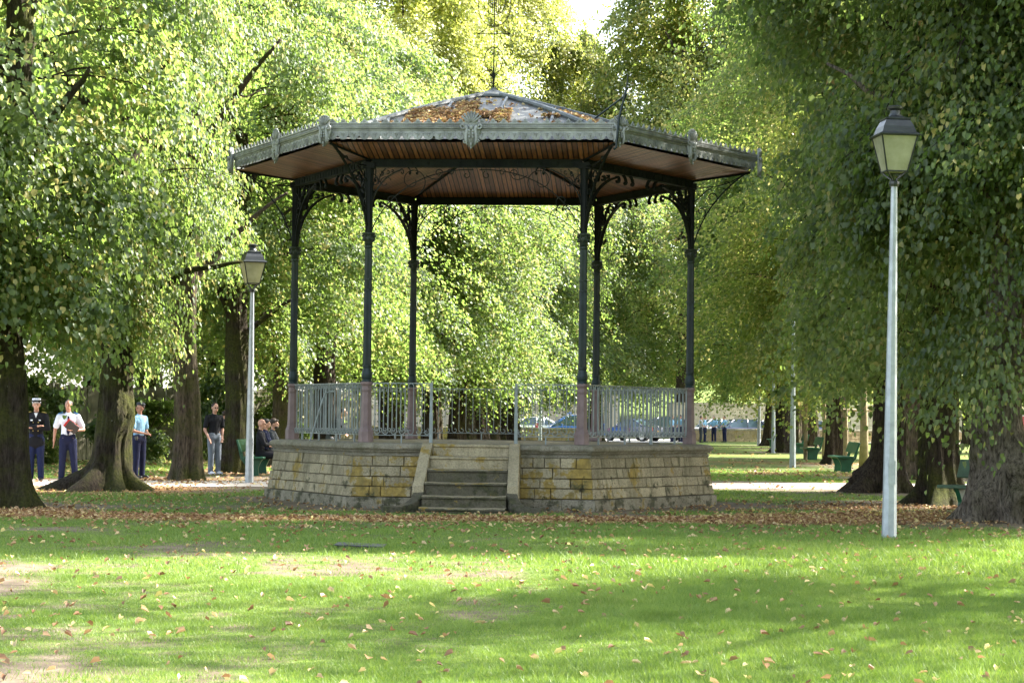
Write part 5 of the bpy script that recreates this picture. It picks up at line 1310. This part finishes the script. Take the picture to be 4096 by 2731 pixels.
person('person in a dark navy T-shirt mostly hidden by the mossy trunk', (-7.56, 56.6, 0), R_(150), 1.62, dict(top='cloth_navy', legs='cloth_black', hair='hair_brown'),
       (((-.26, -.02, 1.13), (-.12, -.22, 1.12)), ((.27, -.03, 1.13), (.10, -.22, 1.10))), feet=(.10, .12))
fold = (((-.24, -.12, 1.17), (.04, -.26, 1.16)), ((.24, -.12, 1.16), (-.05, -.23, 1.12)))
GS = 'men sitting on the green bench'
person('bald man in black with glasses sitting first on the bench, arms folded', (BLX+.06, 53.0, 0), R_(90), 1.80, dict(top='cloth_black', sleeve='long', legs='cloth_black', glasses='thin'), fold, seated=True, head_yaw=0, group=GS)
person('dark-haired seated man between the bald man and the bearded man', (BLX+.10, 53.65, 0), R_(90), 1.80, dict(top='cloth_navy', sleeve='long', legs='cloth_black', hair='hair_black', long=True), fold, seated=True, head_yaw=.15, group=GS)
person('bearded seated man in grey holding a camera, farthest on the bench', (BLX+.14, 54.35, 0), R_(84), 1.80, dict(top='cloth_darkgrey', sleeve='long', legs='cloth_black', hair='hair_brown', long=True, beard='hair_brown'), (((-.24, -.16, 1.14), (-.08, -.34, 1.10)), ((.24, -.16, 1.14), (.08, -.34, 1.12))), seated=True, head_yaw=0, lean=-.12, group=GS)
cmr = empty('camera', (BLX+.14+.50, 54.35, .86), R_(84), label='black camera held up in front of the bearded man', cat='camera')
m = MB(); m.bevbox((0, 0, 0), (.13, .07, .09), .01); m.build('camera_body', 'plastic_dark', cmr); m = MB(); m.lathe([(.035, 0), (.04, .05), (.038, .10)], 16); o = m.build('lens', 'plastic_dark', cmr, (0, -.03, 0)); o.rotation_euler = (PI/2, 0, 0)
person('person in a black top bending forward behind the left railing', (-5.05, 60.0, 0), R_(75), 1.72, dict(top='cloth_black', sleeve='long', legs='cloth_darkgrey', hair='hair_brown'), (((-.24, -.22, 1.16), (-.1, -.38, 1.05)), ((.24, -.22, 1.16), (.1, -.38, 1.05))), lean=-.5)
fs = dict(top='cloth_lightblue', legs='cloth_navy', hair='hair_black'); GO = 'officers standing by the parapet'
arm2 = (((-.25, -.05, 1.12), (-.06, -.24, 1.05)), ((.25, -.05, 1.12), (.06, -.24, 1.05)))
person('officer in light blue half turned away, left one of the pair by the parapet', (13.3, 146.9, 0), R_(70), 1.80, fs, arm2, group=GO, vox=.022)
person('officer in light blue facing his colleague, right one of the pair by the parapet', (13.95, 147.2, 0), R_(-30), 1.80, fs, arm2, group=GO, vox=.022)
person('officer in light blue standing alone to the right of the pair', (14.75, 148.0, 0), R_(-60), 1.82, fs, arm2, group=GO, vox=.022, feet=(.08, .16))
person('man in a pale checked shirt beside the right bandstand pedestal', (12.72, 143.5, 0), R_(100), 1.80, dict(top='cloth_plaid', legs='cloth_darkgrey', hair='hair_grey'), arm2, vox=.022)
person('officer in light blue seen through the right railing, left of the two', (10.75, 143.0, 0), R_(60), 1.80, fs, arm2, group=GO, vox=.022)
person('officer in pale blue seen through the right railing next to the corner pedestal', (11.35, 143.4, 0), R_(-50), 1.84, fs, arm2, group=GO, vox=.022)
